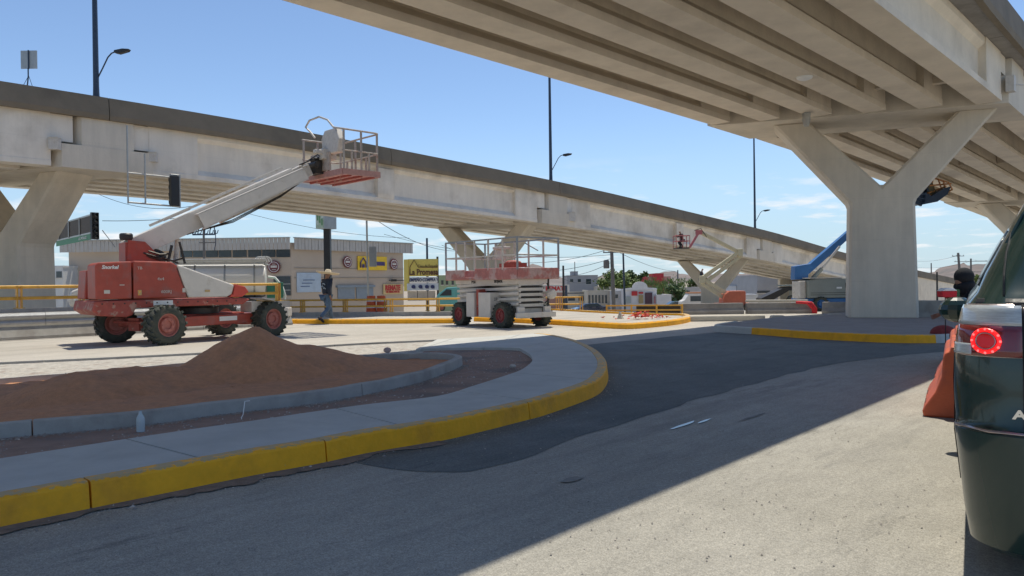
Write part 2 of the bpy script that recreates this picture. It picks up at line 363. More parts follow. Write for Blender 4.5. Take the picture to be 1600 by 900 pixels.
# ---------------------------------------------------------------- left island: yellow kerb, sidewalk, soil, inner kerb, sand
KI = [((0, 826), (-60, 728)), ((141, 797), (0, 717)), ((312, 762), (180, 689)), ((406, 743), (300, 671)), ((500, 726), (400, 657)), ((578, 709), (480, 645)),
      ((702, 687), (574, 632)), ((820, 658), (684, 619)), ((862, 646), (740, 603)), ((926, 622), (790, 587)), ((945, 607), (812, 579)), ((951, 590), (825, 571)),
      ((946, 574), (832, 563)), ((928, 557), (829, 555)), ((893, 541.5), (818, 548)), ((842, 532), (800, 543.5)), ((765, 536.5), (705, 543.5)), ((680, 541.5), (650, 545.5))]
Kp = [gnd(*k) for k, i in KI]; Ip = [gnd(*i, .16) for k, i in KI]
d0 = (Kp[0]-Kp[1]).normalized()
Kp = [Kp[0]+d0*k for k in (7, 6, 5, 4, 3, 2, 1)]+Kp; Ip = [Ip[0]+d0*k for k in (7, 6, 5, 4, 3, 2, 1)]+Ip
far_k = [gnd(x, y) for x, y in ((560, 547.5), (455, 554.5), (315, 563.5), (160, 572), (0, 580), (-220, 593))]
Kd = spline(Kp+far_k, 8); Id = spline(Ip, 8)
for p in Id: p.z = 0
nI = len(Id)
# yellow kerb: segments with open joints
kerb = thing('yellow_kerb', 'long yellow painted kerb curving round the nearest island with sidewalk and sand', 'kerb')
Kyel = Kd[:8*22+1]
prof = [(0, -.02), (.02, .145), (.028, .158), (.042, .167), (.15, .168), (.15, -.02)]
jt = [min(range(len(Kyel)), key=lambda i: (Kyel[i]-gnd(x, y)).length) for x, y in ((141, 797), (507, 724), (820, 656), (951, 590))]; jt = [0]+jt+[len(Kyel)-1]
for seg in [[Kyel[a]+(Kyel[a+1]-Kyel[a]).normalized()*.013]+Kyel[a+1:b+1] for a, b in zip(jt, jt[1:])]:
    mb = MB(); sweep(mb, seg, prof); mb.build('kerb_segment', yellow, kerb)
# far kerb, bare concrete
fk = thing('bare_kerb', 'bare grey concrete kerb on the far side of the nearest island, rough mortar along it', 'kerb')
for seg in arc_split(Kd[8*22:], 2.4, .014):
    mb = MB(); sweep(mb, seg, [(0, -.02), (.01, .15), (.14, .155), (.15, -.02)]); mb.build('kerb_segment', conc, fk)
# sidewalk slabs
Ko = offs(Kd, .153); sw = thing('sidewalk', None, None); sw['kind'] = 'structure'
cuts = [0, 4, 10, 16, 20]; Lc = 0; last = 0; slabs = []
for i in range(1, nI):
    Lc += (Ko[i]-Ko[i-1]).length
    if Lc > 1.62 or i == nI-1: slabs.append((last, i)); last = i; Lc = 0
for a, b in slabs:
    mb = MB(); vs = []; fs = []; k = 0
    for i in range(a, b+1):
        o_, q_ = Ko[i].copy(), Id[i].copy()
        sh = .009 if i == a else (-.009 if i == b else 0)
        if sh and 0 < i < nI-1: t = (Ko[i+1]-Ko[i-1]).normalized()*sh; o_ += t; q_ += t
        vs += [(o_.x, o_.y, .163), (q_.x, q_.y, .163), (q_.x, q_.y, .02), (o_.x, o_.y, .02)]
    m_ = b-a
    for i in range(m_):
        for j in range(4): fs.append((i*4+j, i*4+(j+1) % 4, (i+1)*4+(j+1) % 4, (i+1)*4+j))
    fs += [(0, 1, 2, 3), (m_*4+3, m_*4+2, m_*4+1, m_*4)]
    mb.add(vs, fs); mb.build('sidewalk_slab', walk, sw)
# soil bed inside
bed = [Ko[i] for i in range(0, len(Ko), 2)]+[Ko[-1]]
struct(sheet('soil_bed', [(p.x, p.y) for p in bed], .115, soil))
# inner planter kerb (near side, tip, far side)
pk = [(0, 662), (225, 643), (345, 628), (480, 614), (542, 605), (649, 584), (700, 568), (722, 558.5), (716, 553.5), (684, 551.5), (600, 552.5), (450, 558), (315, 564), (160, 577), (0, 590), (-200, 606)]
Pp = [gnd(x, y, .235) for x, y in pk]
for p in Pp: p.z = 0
d1 = (Pp[0]-Pp[1]).normalized(); Pp = [Pp[0]+d1*k for k in (6, 4, 2)]+Pp
Pd = spline(Pp, 7)
pkt = thing('planter_kerb', 'low grey concrete kerb enclosing the sand piles on the nearest island', 'kerb')
for seg in arc_split(Pd, 3.1, .012):
    mb = MB(); sweep(mb, [p+Vector((0, 0, .012*noise.noise(p*2))) for p in seg], [(0, .08), (.008, .228), (.018, .237), (.11, .235), (.12, .08)]); mb.build('kerb_segment', conc, pkt)
# sand: height field clipped to the planter
from mathutils.geometry import intersect_point_line
inner = [(p.x, p.y) for p in offs(Pd, .115)]
def inside(x, y, poly):
    c = False; j = len(poly)-1
    for i in range(len(poly)):
        xi, yi = poly[i]; xj, yj = poly[j]
        if (yi > y) != (yj > y) and x < (xj-xi)*(y-yi)/(yj-yi)+xi: c = not c
        j = i
    return c
def cone(x, y, c, h, r, p=1.0):
    d = math.hypot(x-c.x, y-c.y)
    return max(0, h*(1-(d/r)**p)) if d < r else 0
tip = at(398, 515, 10.1); lump = at(482, 531, 10.7); l3 = at(205, 580, 8.7); l4 = at(125, 581, 8.3); l5 = at(255, 583, 9.1); l6 = at(540, 552, 11.2)
print('sand tip z', tip.z, lump.z, l3.z)
def sandz(x, y):
    v = Vector((x, y, 0)); b = .165+.03*noise.noise(v*.9)+.012*noise.noise(v*4)
    s = 0
    for c, h, r, p in ((tip, tip.z-.13, 1.12, 1.15), (lump, lump.z-.24, .95, 1.1), (l3, l3.z-.13, .75, 1.4), (l4, .25, .8, 1.5), (l5, .20, .75, 1.4), (l6, .12, .8, 1.3)):
        s = max(s, 0)+0; k = cone(x, y, c, h, r, p); s = math.log(math.exp(12*s)+math.exp(12*k)-1)/12
    soft = s*(1+.13*noise.noise(v*2.2)+.05*noise.noise(v*5.5))+.016*noise.noise(v*8)+.009*noise.noise(v*19)
    return b+soft
xs0, xs1, ys0, ys1 = -13, 0, 3.2, 14.5; st = .07
nx, ny = int((xs1-xs0)/st)+1, int((ys1-ys0)/st)+1
idx = {}; V = []; Fc = []
ins = [[inside(xs0+i*st, ys0+j*st, inner) for j in range(ny)] for i in range(nx)]
for i in range(nx):
    for j in range(ny):
        x, y = xs0+i*st, ys0+j*st
        if any(ins[a][b] for a in range(max(i-1, 0), min(i+2, nx)) for b in range(max(j-1, 0), min(j+2, ny))):
            z = sandz(x, y) if ins[i][j] else .10
            if not ins[i][j]:
                pass
            idx[i, j] = len(V); V.append((x, y, min(z, z)))
for i in range(nx-1):
    for j in range(ny-1):
        q = [idx.get(k) for k in ((i, j), (i+1, j), (i+1, j+1), (i, j+1))]
        if None not in q: Fc.append(q)
me = bpy.data.meshes.new('sand_pile'); me.from_pydata(V, [], Fc); me.materials.append(sand); me.shade_smooth()
o = bpy.data.objects.new('sand_pile', me); COL.objects.link(o)
tag(o, 'reddish brown sand heaped in soft mounds inside the planter kerb of the nearest island', 'sand pile')
# rough pale mortar between the far kerb and the planter
mo = M('rough_mortar', (.43, .40, .35), .95, var=.3, scale=9, bump=1., bscale=25, col2=(.30, .24, .20), c2s=5, c2t=.55)
fa = offs(Kd, .153)[8*24:]; fbk = [p for p in Pd if p.x < -1.8 and p.y > 7][len([p for p in Pd if p.x < -1.8 and p.y > 7])//2:]
mid_ = min(range(len(Pd)), key=lambda i: -Pd[i].y); fbk = Pd[mid_:]
struct(sheet('mortar_strip', [(p.x, p.y) for p in fa]+[(p.x, p.y) for p in reversed(fbk)], .119, mo))
# gravel and crumbs
def rocks(name, pts_, mat, label=None, seed=1):
    rnd = random.Random(seed); mb = MB()
    for p, s in pts_:
        a = [Vector((rnd.uniform(-1, 1), rnd.uniform(-1, 1), rnd.uniform(-.6, .8))) for _ in range(3)]
        vs = [p+s*Vector((math.cos(t)*rnd.uniform(.6, 1.1), math.sin(t)*rnd.uniform(.6, 1.1), rnd.uniform(-.1, .1))) for t in (0, 1.25, 2.5, 3.8, 5.0)]
        vs += [p+s*Vector((rnd.uniform(-.2, .2), rnd.uniform(-.2, .2), rnd.uniform(.45, .8)))]
        mb.add(vs, [(0, 1, 5), (1, 2, 5), (2, 3, 5), (3, 4, 5), (4, 0, 5)])
    o = mb.build(name, mat); o['kind'] = 'stuff'; return o
rk = M('stone_grey', (.30, .27, .24), .9, var=.3, scale=20)
# scuffs and chips on the painted kerb
rl = M('stone_pale', (.52, .46, .40), .9, var=.2, scale=20)
rnd = random.Random(5)
L1 = []; L2 = []
for _ in range(2600):      # kerb foot crumbs
    i = rnd.randrange(8*5, 8*18); p = Kd[i].lerp(Kd[i+1], rnd.random()); t = (Kd[i+1]-Kd[i]).normalized(); q = p+Vector((t.y, -t.x, 0))*abs(rnd.gauss(0, .10))
    q.z = .0; (L1 if rnd.random() < .8 else L2).append((q, rnd.uniform(.003, .011)*(1 if rnd.random() < .96 else 2.2)))
for _ in range(1500):      # soil strip
    i = rnd.randrange(0, nI-1); a = Id[i]; j = min(range(0, len(Pd), 3), key=lambda k: (Pd[k]-a).length); q = a.lerp(Pd[j], rnd.random()); q = q+Vector((rnd.uniform(-.1, .1), rnd.uniform(-.1, .1), 0)); q.z = .115
    (L1 if rnd.random() < .6 else L2).append((q, rnd.uniform(.005, .016)*(1 if rnd.random() < .97 else 2)))
for _ in range(1500):      # crumbs at the foot of the inner kerb
    i = rnd.randrange(0, len(Pd)//2+8); p = Pd[i].lerp(Pd[i+1], rnd.random()); t = (Pd[i+1]-Pd[i]).normalized(); q = p+Vector((t.y, -t.x, 0))*abs(rnd.gauss(0, .05)); q.z = .115
    L1.append((q, rnd.uniform(.006, .02)))
for _ in range(900):       # open road
    q = gnd(rnd.uniform(-100, 1500), rnd.uniform(560, 900)); q += Vector((rnd.uniform(-.3, .3), rnd.uniform(-.3, .3), 0)); 
    if not inside(q.x, q.y, [(p.x, p.y) for p in bed[::3]]): q.z = .004; (L1 if rnd.random() < .7 else L2).append((q, rnd.uniform(.003, .009)))
for x, y in ((475, 733), (485, 731), (640, 694), (634, 697), (652, 695), (270, 765), (250, 770)): L2.append((gnd(x, y), .025))
L3 = []
for _ in range(1500):      # clods on the sand
    x, y = rnd.uniform(xs0, xs1), rnd.uniform(ys0, ys1)
    if inside(x, y, inner): z = sandz(x, y); L3.append((Vector((x, y, z-.004)), rnd.uniform(.006, .02)*(1 if rnd.random() < .95 else 2.4)))
rocks('sand_clods', L3, sand, seed=9)
rocks('loose_gravel', L1, rk, seed=2); rocks('pale_grit', L2, rl, seed=3)
# dusty dirt strip at the kerb foot
dirt = M('kerb_foot_dirt', (.24, .19, .16), .95, var=.25, scale=9, bump=.6, col2=(.19, .16, .14), c2s=5)
st_ = Kd[8*5:8*13]; outer = [p+(offs(st_, -.13-.11*noise.noise(p*2.6)-.06*noise.noise(p*9))[i]-p) for i, p in enumerate(st_)]
o = sheet('kerb_dirt', [(p.x, p.y) for p in offs(st_, .03)]+[(p.x, p.y) for p in reversed(outer)], .0085, dirt); struct(o)
# ---------------------------------------------------------------- right island under the near pier
ri = [(1115, 518), (1187, 523.5), (1255, 529), (1323, 533), (1391, 536), (1463, 536.5), (1500, 535), (1700, 528)]
Rp = [gnd(*p) for p in ri]; Rp[0:0] = [gnd(1145, 511)]; Rd = spline(Rp, 6)
k2 = thing('yellow_kerb', 'yellow painted kerb in front of the big forked pier on the right', 'kerb')
for n_, seg in enumerate([Rd[11:23], [Rd[22]+(Rd[23]-Rd[22])*.03]+Rd[23:37]]):
    mb = MB(); sweep(mb, seg, prof); mb.build('kerb_segment', yellow, k2)
k3 = thing('bare_kerb', 'short unpainted kerb end left of the yellow kerb under the near overpass', 'kerb')
mb = MB(); sweep(mb, Rd[:12], prof); mb.build('kerb_segment', walk, k3)
Ri = offs(Rd, .15); far = [(22, 30, 0), (14, 33, 0), (8.5, 24.5, 0)]
isl = M('island_fill', (.30, .27, .25), .95, var=.15, scale=3, bump=.5)
mb = MB(); poly = [(p.x, p.y) for p in Ri]+[(28, 22), (22, 30), (12.5, 27), (8.6, 24.2)]
o = sheet('pier_island_ground', poly, .155, isl); struct(o)
mb = MB(); sweep(mb, Rd[36:], prof); tag(mb.build('bare_kerb', walk), 'unpainted kerb at the far right behind the orange barriers', 'kerb')
# ---------------------------------------------------------------- centre island
ci = [(740, 502.5), (800, 504.5), (866, 508), (920, 511.5), (980, 514.5), (1035, 510.5), (1068, 506), (1081, 501.5), (1072, 497.5), (1040, 496.5), (1000, 495.5), (940, 492.5), (900, 490), (866, 488), (800, 486)]
Cd = spline([gnd(*p) for p in ci], 6)
Cd0 = Cd
k4 = thing('yellow_kerb', 'yellow kerb looping round the middle island with the red pile behind the scissor lift', 'kerb')
for seg in arc_split(Cd, 3.0, .02):
    mb = MB(); sweep(mb, seg, [(0, -.02), (.012, .13), (.05, .17), (.2, .17), (.2, -.02)]); mb.build('kerb_segment', yellow, k4)
struct(sheet('middle_island_ground', [(p.x, p.y) for p in offs(Cd, .2)], .10, slab))
Sd = spline([gnd(*p) for p in ((250, 505), (330, 505.5), (420, 506), (520, 506.5), (620, 506), (700, 505.5), (760, 505))], 6)
k5 = thing('yellow_kerb', 'straight yellow kerb behind the man in the straw hat', 'kerb')
for seg in arc_split(Sd, 3.0, .02):
    mb = MB(); sweep(mb, seg, [(0, -.02), (.012, .13), (.05, .17), (.3, .17), (.3, -.02)]); mb.build('kerb_segment', yellow, k5)
# ================================================================ OVERPASSES
def interp(tab):
    def f(s):
        if s <= tab[0][0]: a, b = tab[0], tab[1]
        elif s >= tab[-1][0]: a, b = tab[-2], tab[-1]
        else:
            for a, b in zip(tab, tab[1:]):
                if a[0] <= s <= b[0]: break
        i = (s-a[0])/(b[0]-a[0])
        return a[1]+(b[1]-a[1])*i
    def g(s): return (f(s-4)+f(s-2)+f(s)+f(s+2)+f(s+4))/5
    return g
def section(H_, w=.30, web=.11):
    k = .16
    return [(-w, 0), (w, 0), (w, .16), (web, .36), (web, H_-.30), (w*.85, H_-.16), (w*.85, H_), (-w*.85, H_), (-w*.85, H_-.16), (-web, H_-.30), (-web, .36), (-w, .16)]
FLARE = None
def extr(mb, O, poly, s0, s1, zf, t, n=8, fl=None):
    k = len(poly); vs = []; fs = []
    for i in range(n+1):
        s = s0+(s1-s0)*i/n; z = zf(s)
        for a, b in poly: vs.append(O+U*s+NN*(t+a+(fl(s) if fl and a > 1 else 0))+UP*(z+b))
    for i in range(n):
        for j in range(k): fs.append((i*k+j, i*k+(j+1) % k, (i+1)*k+(j+1) % k, (i+1)*k+j))
    fs += [tuple(range(k-1, -1, -1)), tuple(n*k+j for j in range(k))]
    mb.add(vs, fs)
def overpass(name, label, O, W, piers, zf, GH, PH, ends, zground, mats, colspec, faces=True, tsign=1, sup=6, ov=0., shadow_flare=None):
    """O: point of one soffit edge; girders spread over t = 0..W*tsign; piers: stations at t=0"""
    root = thing(name, label, 'overpass')
    gm, pm, parm = mats
    ts = [(.36+(W-.72)*i/(sup-1))*tsign for i in range(sup)]
    O = Vector(O); O.z = 0
    bounds = [ends[0]]+piers+[ends[1]]
    for bi in range(len(bounds)-1):
        a, b = bounds[bi], bounds[bi+1]
        for gi, t in enumerate(ts):
            s0 = a+SK*t; s1 = b+SK*t
            e0 = 1.5 if bi > 0 else 0; e1 = 1.5 if bi < len(bounds)-2 else 0
            mb = MB(); extr(mb, O, section(GH), s0+e0, s1-e1, zf, t, 8)
            mb.build('girder', gm, root)
            outer = gi in (0, sup-1)
            # solid end block + dapped end over the ledge
            for (q0, q1, d0, d1, ok) in ((s0+e0, s0+e0+1.7, s0+.86, s0+e0+.05, bi > 0), (s1-e1-1.7, s1-e1, s1-e1-.05, s1-.86, bi < len(bounds)-2)):
                if not ok: continue
                mb = MB(); extr(mb, O, [(-.285, .155), (.285, .155), (.285, GH-.01), (-.285, GH-.01)], q0+.004, q1-.004, zf, t, 1)
                extr(mb, O, [(-.27, .80), (.27, .80), (.27, GH-.02), (-.27, GH-.02)], d0, d1, zf, t, 1)
                mb.build('end_block', gm, root)
            if outer and bi < len(bounds)-1:
                sm = (s0+s1)/2; mb = MB(); sg = 1 if (t*tsign > W/2) == (tsign > 0) else -1
                sg = 1 if t == max(ts) else -1
                if sg > 0: pol = [(.10, .20), (.31, .17), (.34, .36), (.34, GH-.2), (.10, GH-.2)]
                else: pol = [(-x, z) for x, z in [(.10, .20), (.31, .17), (.34, .36), (.34, GH-.2), (.10, GH-.2)]]
                extr(mb, O, pol, sm-.45, sm+.45, zf, t, 1); mb.build('stiffener', gm, root)
        # diaphragms between girders
        for fr in (.055+.02, .5, .925):
            for g0, g1 in zip(ts, ts[1:]):
                tm = (g0+g1)/2; s = a+(b-a)*fr+SK*tm; wd = abs(g1-g0)-.27
                mb = MB(); extr(mb, O, [(-wd/2, .42), (wd/2, .42), (wd/2, GH-.3), (-wd/2, GH-.3)], s-.1, s+.1, zf, tm, 1); mb.build('diaphragm', gm, root)
        # deck slab, parapets
        t0, t1 = (-.02, W+.02+ov) if tsign > 0 else (-W-.02, .02)
        mb = MB(); extr(mb, O, [(t0, GH+.003), (t1, GH+.003), (t1, GH+.2), (t0, GH+.2)], a+.02, b-.02, zf, 0, 16, shadow_flare); mb.build('deck_slab', concd, root)
        for side, tt in ((-1, t0), (1, t1)):
            pol = [(tt, GH-.03), (tt+side*.14, GH-.03), (tt+side*.17, GH+.12), (tt+side*.10, GH+PH), (tt-side*.12, GH+PH), (tt-side*.16, GH+.21), (tt, GH+.21)]
            np_ = 2
            for q in range(np_):
                sa = a+(b-a)*q/np_+SK*tt; sb = a+(b-a)*(q+1)/np_+SK*tt
                mb = MB(); extr(mb, O, pol, sa+.012, sb-.012, zf, 0, 12, shadow_flare if side > 0 else None); mb.build('parapet', parm, root)
    # piers
    for s in piers:
        if s == ends[0]: continue
        zs = zf(s+SK*W*tsign/2)
        base = O+U*s
        l1 = W*tsign/C.dot(NN)
        c0, c1 = (min(0, l1)-.05, max(0, l1)+.05)
        P0 = base+UP*0
        def capbox(mb, e, za, zb, c0=c0, c1=c1):
            vs = []
            for z in (za, zb):
                for l, d in ((c0, -e), (c1, -e), (c1, e), (c0, e)):
                    q = base+C*l+U*d; ss = (q-O).dot(U); vs.append(Vector((q.x, q.y, zf(ss)+z)))
            mb.add(vs, [(3, 2, 1, 0), (4, 5, 6, 7), (0, 1, 5, 4), (1, 2, 6, 5), (2, 3, 7, 6), (3, 0, 4, 7)])
        pr = MB(); cc = l1*colspec['c'] ; Pn = Vector((math.sin(TH), math.cos(TH), 0))
        cen = base+C*cc; ztop = zs+.03; dth = .7
        m = colspec
        hb, ht, xa = m['hb'], m['ht'], m['apex']
        zk = ztop-m['knee']; za = ztop-xa
        zg = gz(base.y)+zground; poly = [(-hb, zg), (hb, zg), (ht, zk), (m['ro'], ztop), (m['ri'], ztop), (0, za), (-m['ri'], ztop), (-m['ro'], ztop), (-ht, zk)]
        # split in convex pieces
        pc = MB(); pc.prism(poly, cen, C, UP, Pn, -dth, dth)
        po = pc.build('pier', pm, root, bevel=.07, seg=1)
        mb = MB(); capbox(mb, 1.4, -.02, .72); c_ = mb.build('pier_cap', pm, po)
        mb = MB(); capbox(mb, .8, .722, GH-.01, c0+.02, c1-.02); mb.build('cap_stem', pm, po)
    return root
# near overpass: left soffit edge passes (6.15, 23.19)
NO = Vector((6.15, 23.19, 0))+U*1.4-NN*.15
znear = interp([(-60, 6.05), (0, 6.03), (27, 5.42), (60, 4.3), (100, 2.6)])
SN = 7.15
near = overpass('near_overpass', 'cream concrete overpass high overhead at top right, seen from below with its girders', NO, SN, [0, 26.5, 53], znear, 1.32, .8, (-34, 78), .1,
    (cream, beigec, parap), dict(c=.545, hb=.93, ht=.86, apex=2.05, knee=2.5, ro=2.98, ri=1.98), ov=.26, shadow_flare=lambda s: min(max((-s-2)/18, 0), 1)*.55)  # deck edge and parapet widened overhead, out of view, to stretch the cast shadow
AO = Vector((-13.45, 25, 0))
ztop = interp([(-60, 7.5), (-30, 7.55), (-2.65, 7.55), (0, 7.6), (7.5, 7.42), (22.9, 6.83), (31.6, 6.3), (49.8, 5.12), (65, 3.77), (89.7, 2.2), (111.5, .87)])
zfar = lambda s: ztop(s)-2.36
SF = 7.0
far = overpass('far_overpass', 'long cream concrete overpass with dark parapet descending from upper left to the right', AO+U*1.2, SF, [-23.4, -.85, 22.3, 48.4], zfar, 1.66, .70, (-46, 70.2), -.02,
    (cream2, beigec, parap), dict(c=.55, hb=.98, ht=.92, apex=2.0, knee=2.4, ro=2.85, ri=1.95), tsign=-1, sup=6)
# solid ramp walls beyond the last span
ramp = thing('ramp_wall', 'solid retaining walls of the ramp where the far overpass comes down at right', 'wall')
for i in range(14):
    sa, sb = 70.3+i*3, 70.3+i*3+2.97
    for tt in (0, -SF):
        vs = []
        for s in (sa, sb):
            for dt in (-.25, 0) if tt == 0 else (0, .25):
                q = AO+U*(s+tt*SK)+NN*(tt+dt)
                vs += [Vector((q.x, q.y, gz(q.y)-.03)), Vector((q.x, q.y, zfar(s)+1.6))]
        mb = MB(); mb.add(vs, [(0, 1, 3, 2), (4, 6, 7, 5), (0, 4, 5, 1), (2, 3, 7, 6), (1, 5, 7, 3), (0, 2, 6, 4)]); mb.build('wall_panel', cream, ramp)
for tt, sg in ((0, 1), (-SF, -1)):
    mb = MB(); extr(mb, AO, [(tt, 1.6), (tt+sg*.15, 1.6), (tt+sg*.1, 2.36), (tt-sg*.12, 2.36)], 70.2+tt*SK, 112+tt*SK, zfar, 0, 12); mb.build('parapet', parap, ramp)
mb = MB(); extr(mb, AO, [(-SF+.3, 1.45), (-.3, 1.45), (-.3, 1.6), (-SF+.3, 1.6)], 70.2, 112, zfar, 0, 12); mb.build('ramp_deck', concd, ramp)
# small boxes and lamps fixed to the structures
def junction(p, d, label, s=.22):
    mb = MB(); mb.box((0, 0, 0), (s, s*.7, s*1.2)); mb.box((0, -.02, s*.62), (s*1.06, s*.8, .02)); mb.box((0, .12, 0), (s*.4, .12, s*.4))
    o = mb.build('junction_box', bone, bevel=.008); o.location = p; o.rotation_euler = (0, 0, -AZ+R(0)+R(90)-R(90)+math.atan2(NN.y, NN.x)+R(90)); return tag(o, label, 'junction box')
def on_far(px, t=.35):   # point on the camera-side face of the far overpass at image column px
    r = ray(px, 300); O_ = AO+NN*t
    l = (O_.y*r.x-O_.x*r.y)/(U.x*r.y-U.y*r.x); return l
l = on_far(92); q = AO+U*l+NN*.05; junction(Vector((q.x, q.y, at(92, 225, q.y).z)), 0, 'small grey box on the girder left of the first pier cap', .3)
l = on_far(246); q = AO+U*l+NN*.05; junction(Vector((q.x, q.y, at(246, 246, q.y).z)), 0, 'small grey box on the girder right of the first pier cap', .26)
l = on_far(899); q = AO+U*l+NN*.05; junction(Vector((q.x, q.y, at(899, 339, q.y).z)), 0, 'small grey box on the girder right of the middle pier cap', .4)
for (t, s, lab) in ((1.6*1, -3.2, 'round white lamp under the near overpass girders, nearer the camera'),):
    q = NO+U*s+NN*3.0
q = at(1258, 121, 17.0)
def under_near(px, py, z):
    r = ray(px, py); k = (z-H)/r.z; return Vector((r.x*k, r.y*k, z))
q = under_near(1257, 121, 6.02)
mb = MB(); mb.lathe([(.0, -.07), (.1, -.06), (.17, -.03), (.19, .01), (.19, .05)], 16); o = mb.build('ceiling_lamp', letw, smooth=40); o.location = q; tag(o, 'round white lamp fixed under a girder of the near overpass', 'lamp')
q = under_near(1260, 182, 5.9)
mb = MB(); mb.box((0, 0, .05), (.18, .18, .1)); mb.lathe([(.07, -.28), (.11, -.1), (.11, 0)], 12); o = mb.build('pendant_lamp', galv, smooth=40); o.location = q; tag(o, 'grey hanging lamp at the front edge of the near pier cap', 'lamp')
q = NO+U*(-1.35+SK*SN)+NN*(SN+.12); 
mb = MB(); mb.box((0, 0, 0), (.2, .26, .42)); mb.tube([(0, 0, 0), (.25, .25, -.03)], .02)
o = mb.build('junction_box', bone, bevel=.01); o.location = (q.x-.1, q.y-.1, at(1568, 133, q.y).z); o.rotation_euler = (0, 0, -AZ); tag(o, 'pale box beside the end of the near pier cap, top right', 'junction box')
# ================================================================ MACHINES
def wheel(parent, p, rz, Rr, Wd, side=1, lugs=22, rimm=None, name='wheel'):
    """axle along local y after rz; parts: wheel(tyre mesh) > rim"""
    T = Matrix.Translation(p) @ Matrix.Rotation(rz, 4, 'Z')
    mb = MB(); mb.T = T; h = Wd/2
    mb.lathe([(Rr*.56, -h*.8), (Rr*.62, -h*.95), (Rr*.84, -h), (Rr*.93, -h*.86), (Rr*.955, -h*.3), (Rr*.955, h*.3), (Rr*.93, h*.86), (Rr*.84, h), (Rr*.62, h*.95), (Rr*.56, h*.8)], 32, 'Y', close=True)
    for i in range(lugs):
        for sg in (-1, 1):
            a = 2*math.pi*(i+(.5 if sg > 0 else 0))/lugs
            c = Vector((math.cos(a)*Rr*.955, sg*h*.55, math.sin(a)*Rr*.955))
            rot = Matrix.Rotation(-a, 3, 'Y') @ Matrix.Rotation(sg*.45, 3, 'X')
            mb.box(c, (Rr*.11, h*1.0, Rr*.12), rot)
    o = mb.build(name, rubber, parent, smooth=40)
    r = MB(); r.T = T
    r.lathe([(.001, -h*.5), (Rr*.2, -h*.5), (Rr*.22, -h*.72), (Rr*.36, -h*.72), (Rr*.40, -h*.4), (Rr*.50, -h*.5), (Rr*.54, -h*.84), (Rr*.58, -h*.84), (Rr*.58, h*.84), (Rr*.54, h*.84), (Rr*.5, h*.5), (Rr*.40, h*.4), (Rr*.36, h*.72), (Rr*.22, h*.72), (Rr*.2, h*.5), (.001, h*.5)], 28, 'Y')
    for i in range(8):
        a = 2*math.pi*i/8
        for sg in (-1, 1): r.box((math.cos(a)*Rr*.30, sg*h*.74, math.sin(a)*Rr*.30), (.025, .03, .025))
    r.build('rim', rimm or salmon, o, smooth=35); return o
def loop(mb, pts, r, n=6): mb.tube(list(pts)+[pts[0]], r, n)
# ---------------------------------------------------------------- telescopic boom lift (left)
L = thing('boom_lift', 'red and white boom lift with big knobbly tyres, basket raised to the left overpass', 'boom lift', (-8.0, 19.4, 0), 0)
HC, HS = R(58), R(40)
TC = Matrix.Rotation(HC, 4, 'Z'); TS = Matrix.Rotation(HS, 4, 'Z')
RW = .46
for x, y, st_ in ((-1.51, -.97, 0), (1.51, -.97, .05), (-1.51, .97, R(-22)), (1.51, .97, .05)):
    p = TC @ Vector((x, y, RW)); wheel(L, p, HC+st_, RW, .38, lugs=20)
mb = MB(); mb.T = TC
mb.bb(-1.15, 1.15, -.42, .42, .36, .66); mb.bb(-1.15, 1.15, -.78, -.44, .38, .62)
mb.build('chassis', red, L, bevel=.02)
for x in (-1.51, 1.51):
    mb = MB(); mb.T = TC
    mb.tube([(x, -.78, RW), (x, .78, RW)], .07, 10); mb.box((x, 0, RW), (.3, .42, .3)); mb.beam((x*.75, -.3, .5), (x, -.6, RW), .12, .12)
    mb.beam((x*.75, .3, .5), (x, .6, RW), .12, .12); mb.tube([(x-.2, -.7, RW+.05), (x-.2, .7, RW+.05)], .03, 8)
    mb.build('axle_gear', redrust, L)
mb = MB(); mb.T = TC; mb.lathe([(.55, .66), (.55, .8), (.42, .8), (.42, .98)], 24); mb.build('slew_ring', dkmetal, L, smooth=40)
mb = MB(); mb.T = TC; mb.bb(.1, .62, -.802, -.782, .47, .58); mb.build('warning_label', letw, L)
mb = MB(); mb.T = TC; mb.bb(1.0, 1.35, -.9, -.45, .66, .93); mb.beam((1.5, -.95, .95), (1.1, -.95, 1.02), .5, .03); mb.build('fender', bone, L, bevel=.02)
# superstructure: y = -1.05 is the side that faces the camera
y0 = -1.02
mb = MB(); mb.T = TS
mb.prism([(-2.50, 1.04), (-1.85, 1.04), (.85, 1.04), (1.0, 1.0), (.82, .88), (-1.65, .86), (-1.72, .70), (-1.85, .66), (-2.38, .70), (-2.55, .82)], (0, y0-.03, 0), (1, 0, 0), (0, 0, 1), (0, 1, 0), 0, 2.1)
mb.build('turntable_frame', [redrust], L, bevel=.03)
mb = MB(); mb.T = TS
mb.prism([(-2.47, 1.07), (-1.72, 1.07), (-1.72, 1.93), (-2.40, 1.90), (-2.47, 1.84)], (0, y0, 0), (1, 0, 0), (0, 0, 1), (0, 1, 0), 0, .82)
mb.build('engine_hood', red, L, bevel=.035)
mb = MB(); mb.T = TS
mb.prism([(-1.69, 1.07), (-.50, 1.07), (-.76, 1.86), (-.86, 1.92), (-1.69, 1.94)], (0, y0, 0), (1, 0, 0), (0, 0, 1), (0, 1, 0), 0, .82)
mb.build('engine_hood', red, L, bevel=.035)
mb = MB(); mb.T = TS
mb.prism([(-.485, 1.07), (.44, 1.07), (.56, 1.14), (.62, 1.36), (-.60, 1.82), (-.74, 1.86)], (0, y0+.01, 0), (1, 0, 0), (0, 0, 1), (0, 1, 0), 0, .80)
mb.build('white_cover', liftwhite, L, bevel=.03)
mb = MB(); mb.T = TS
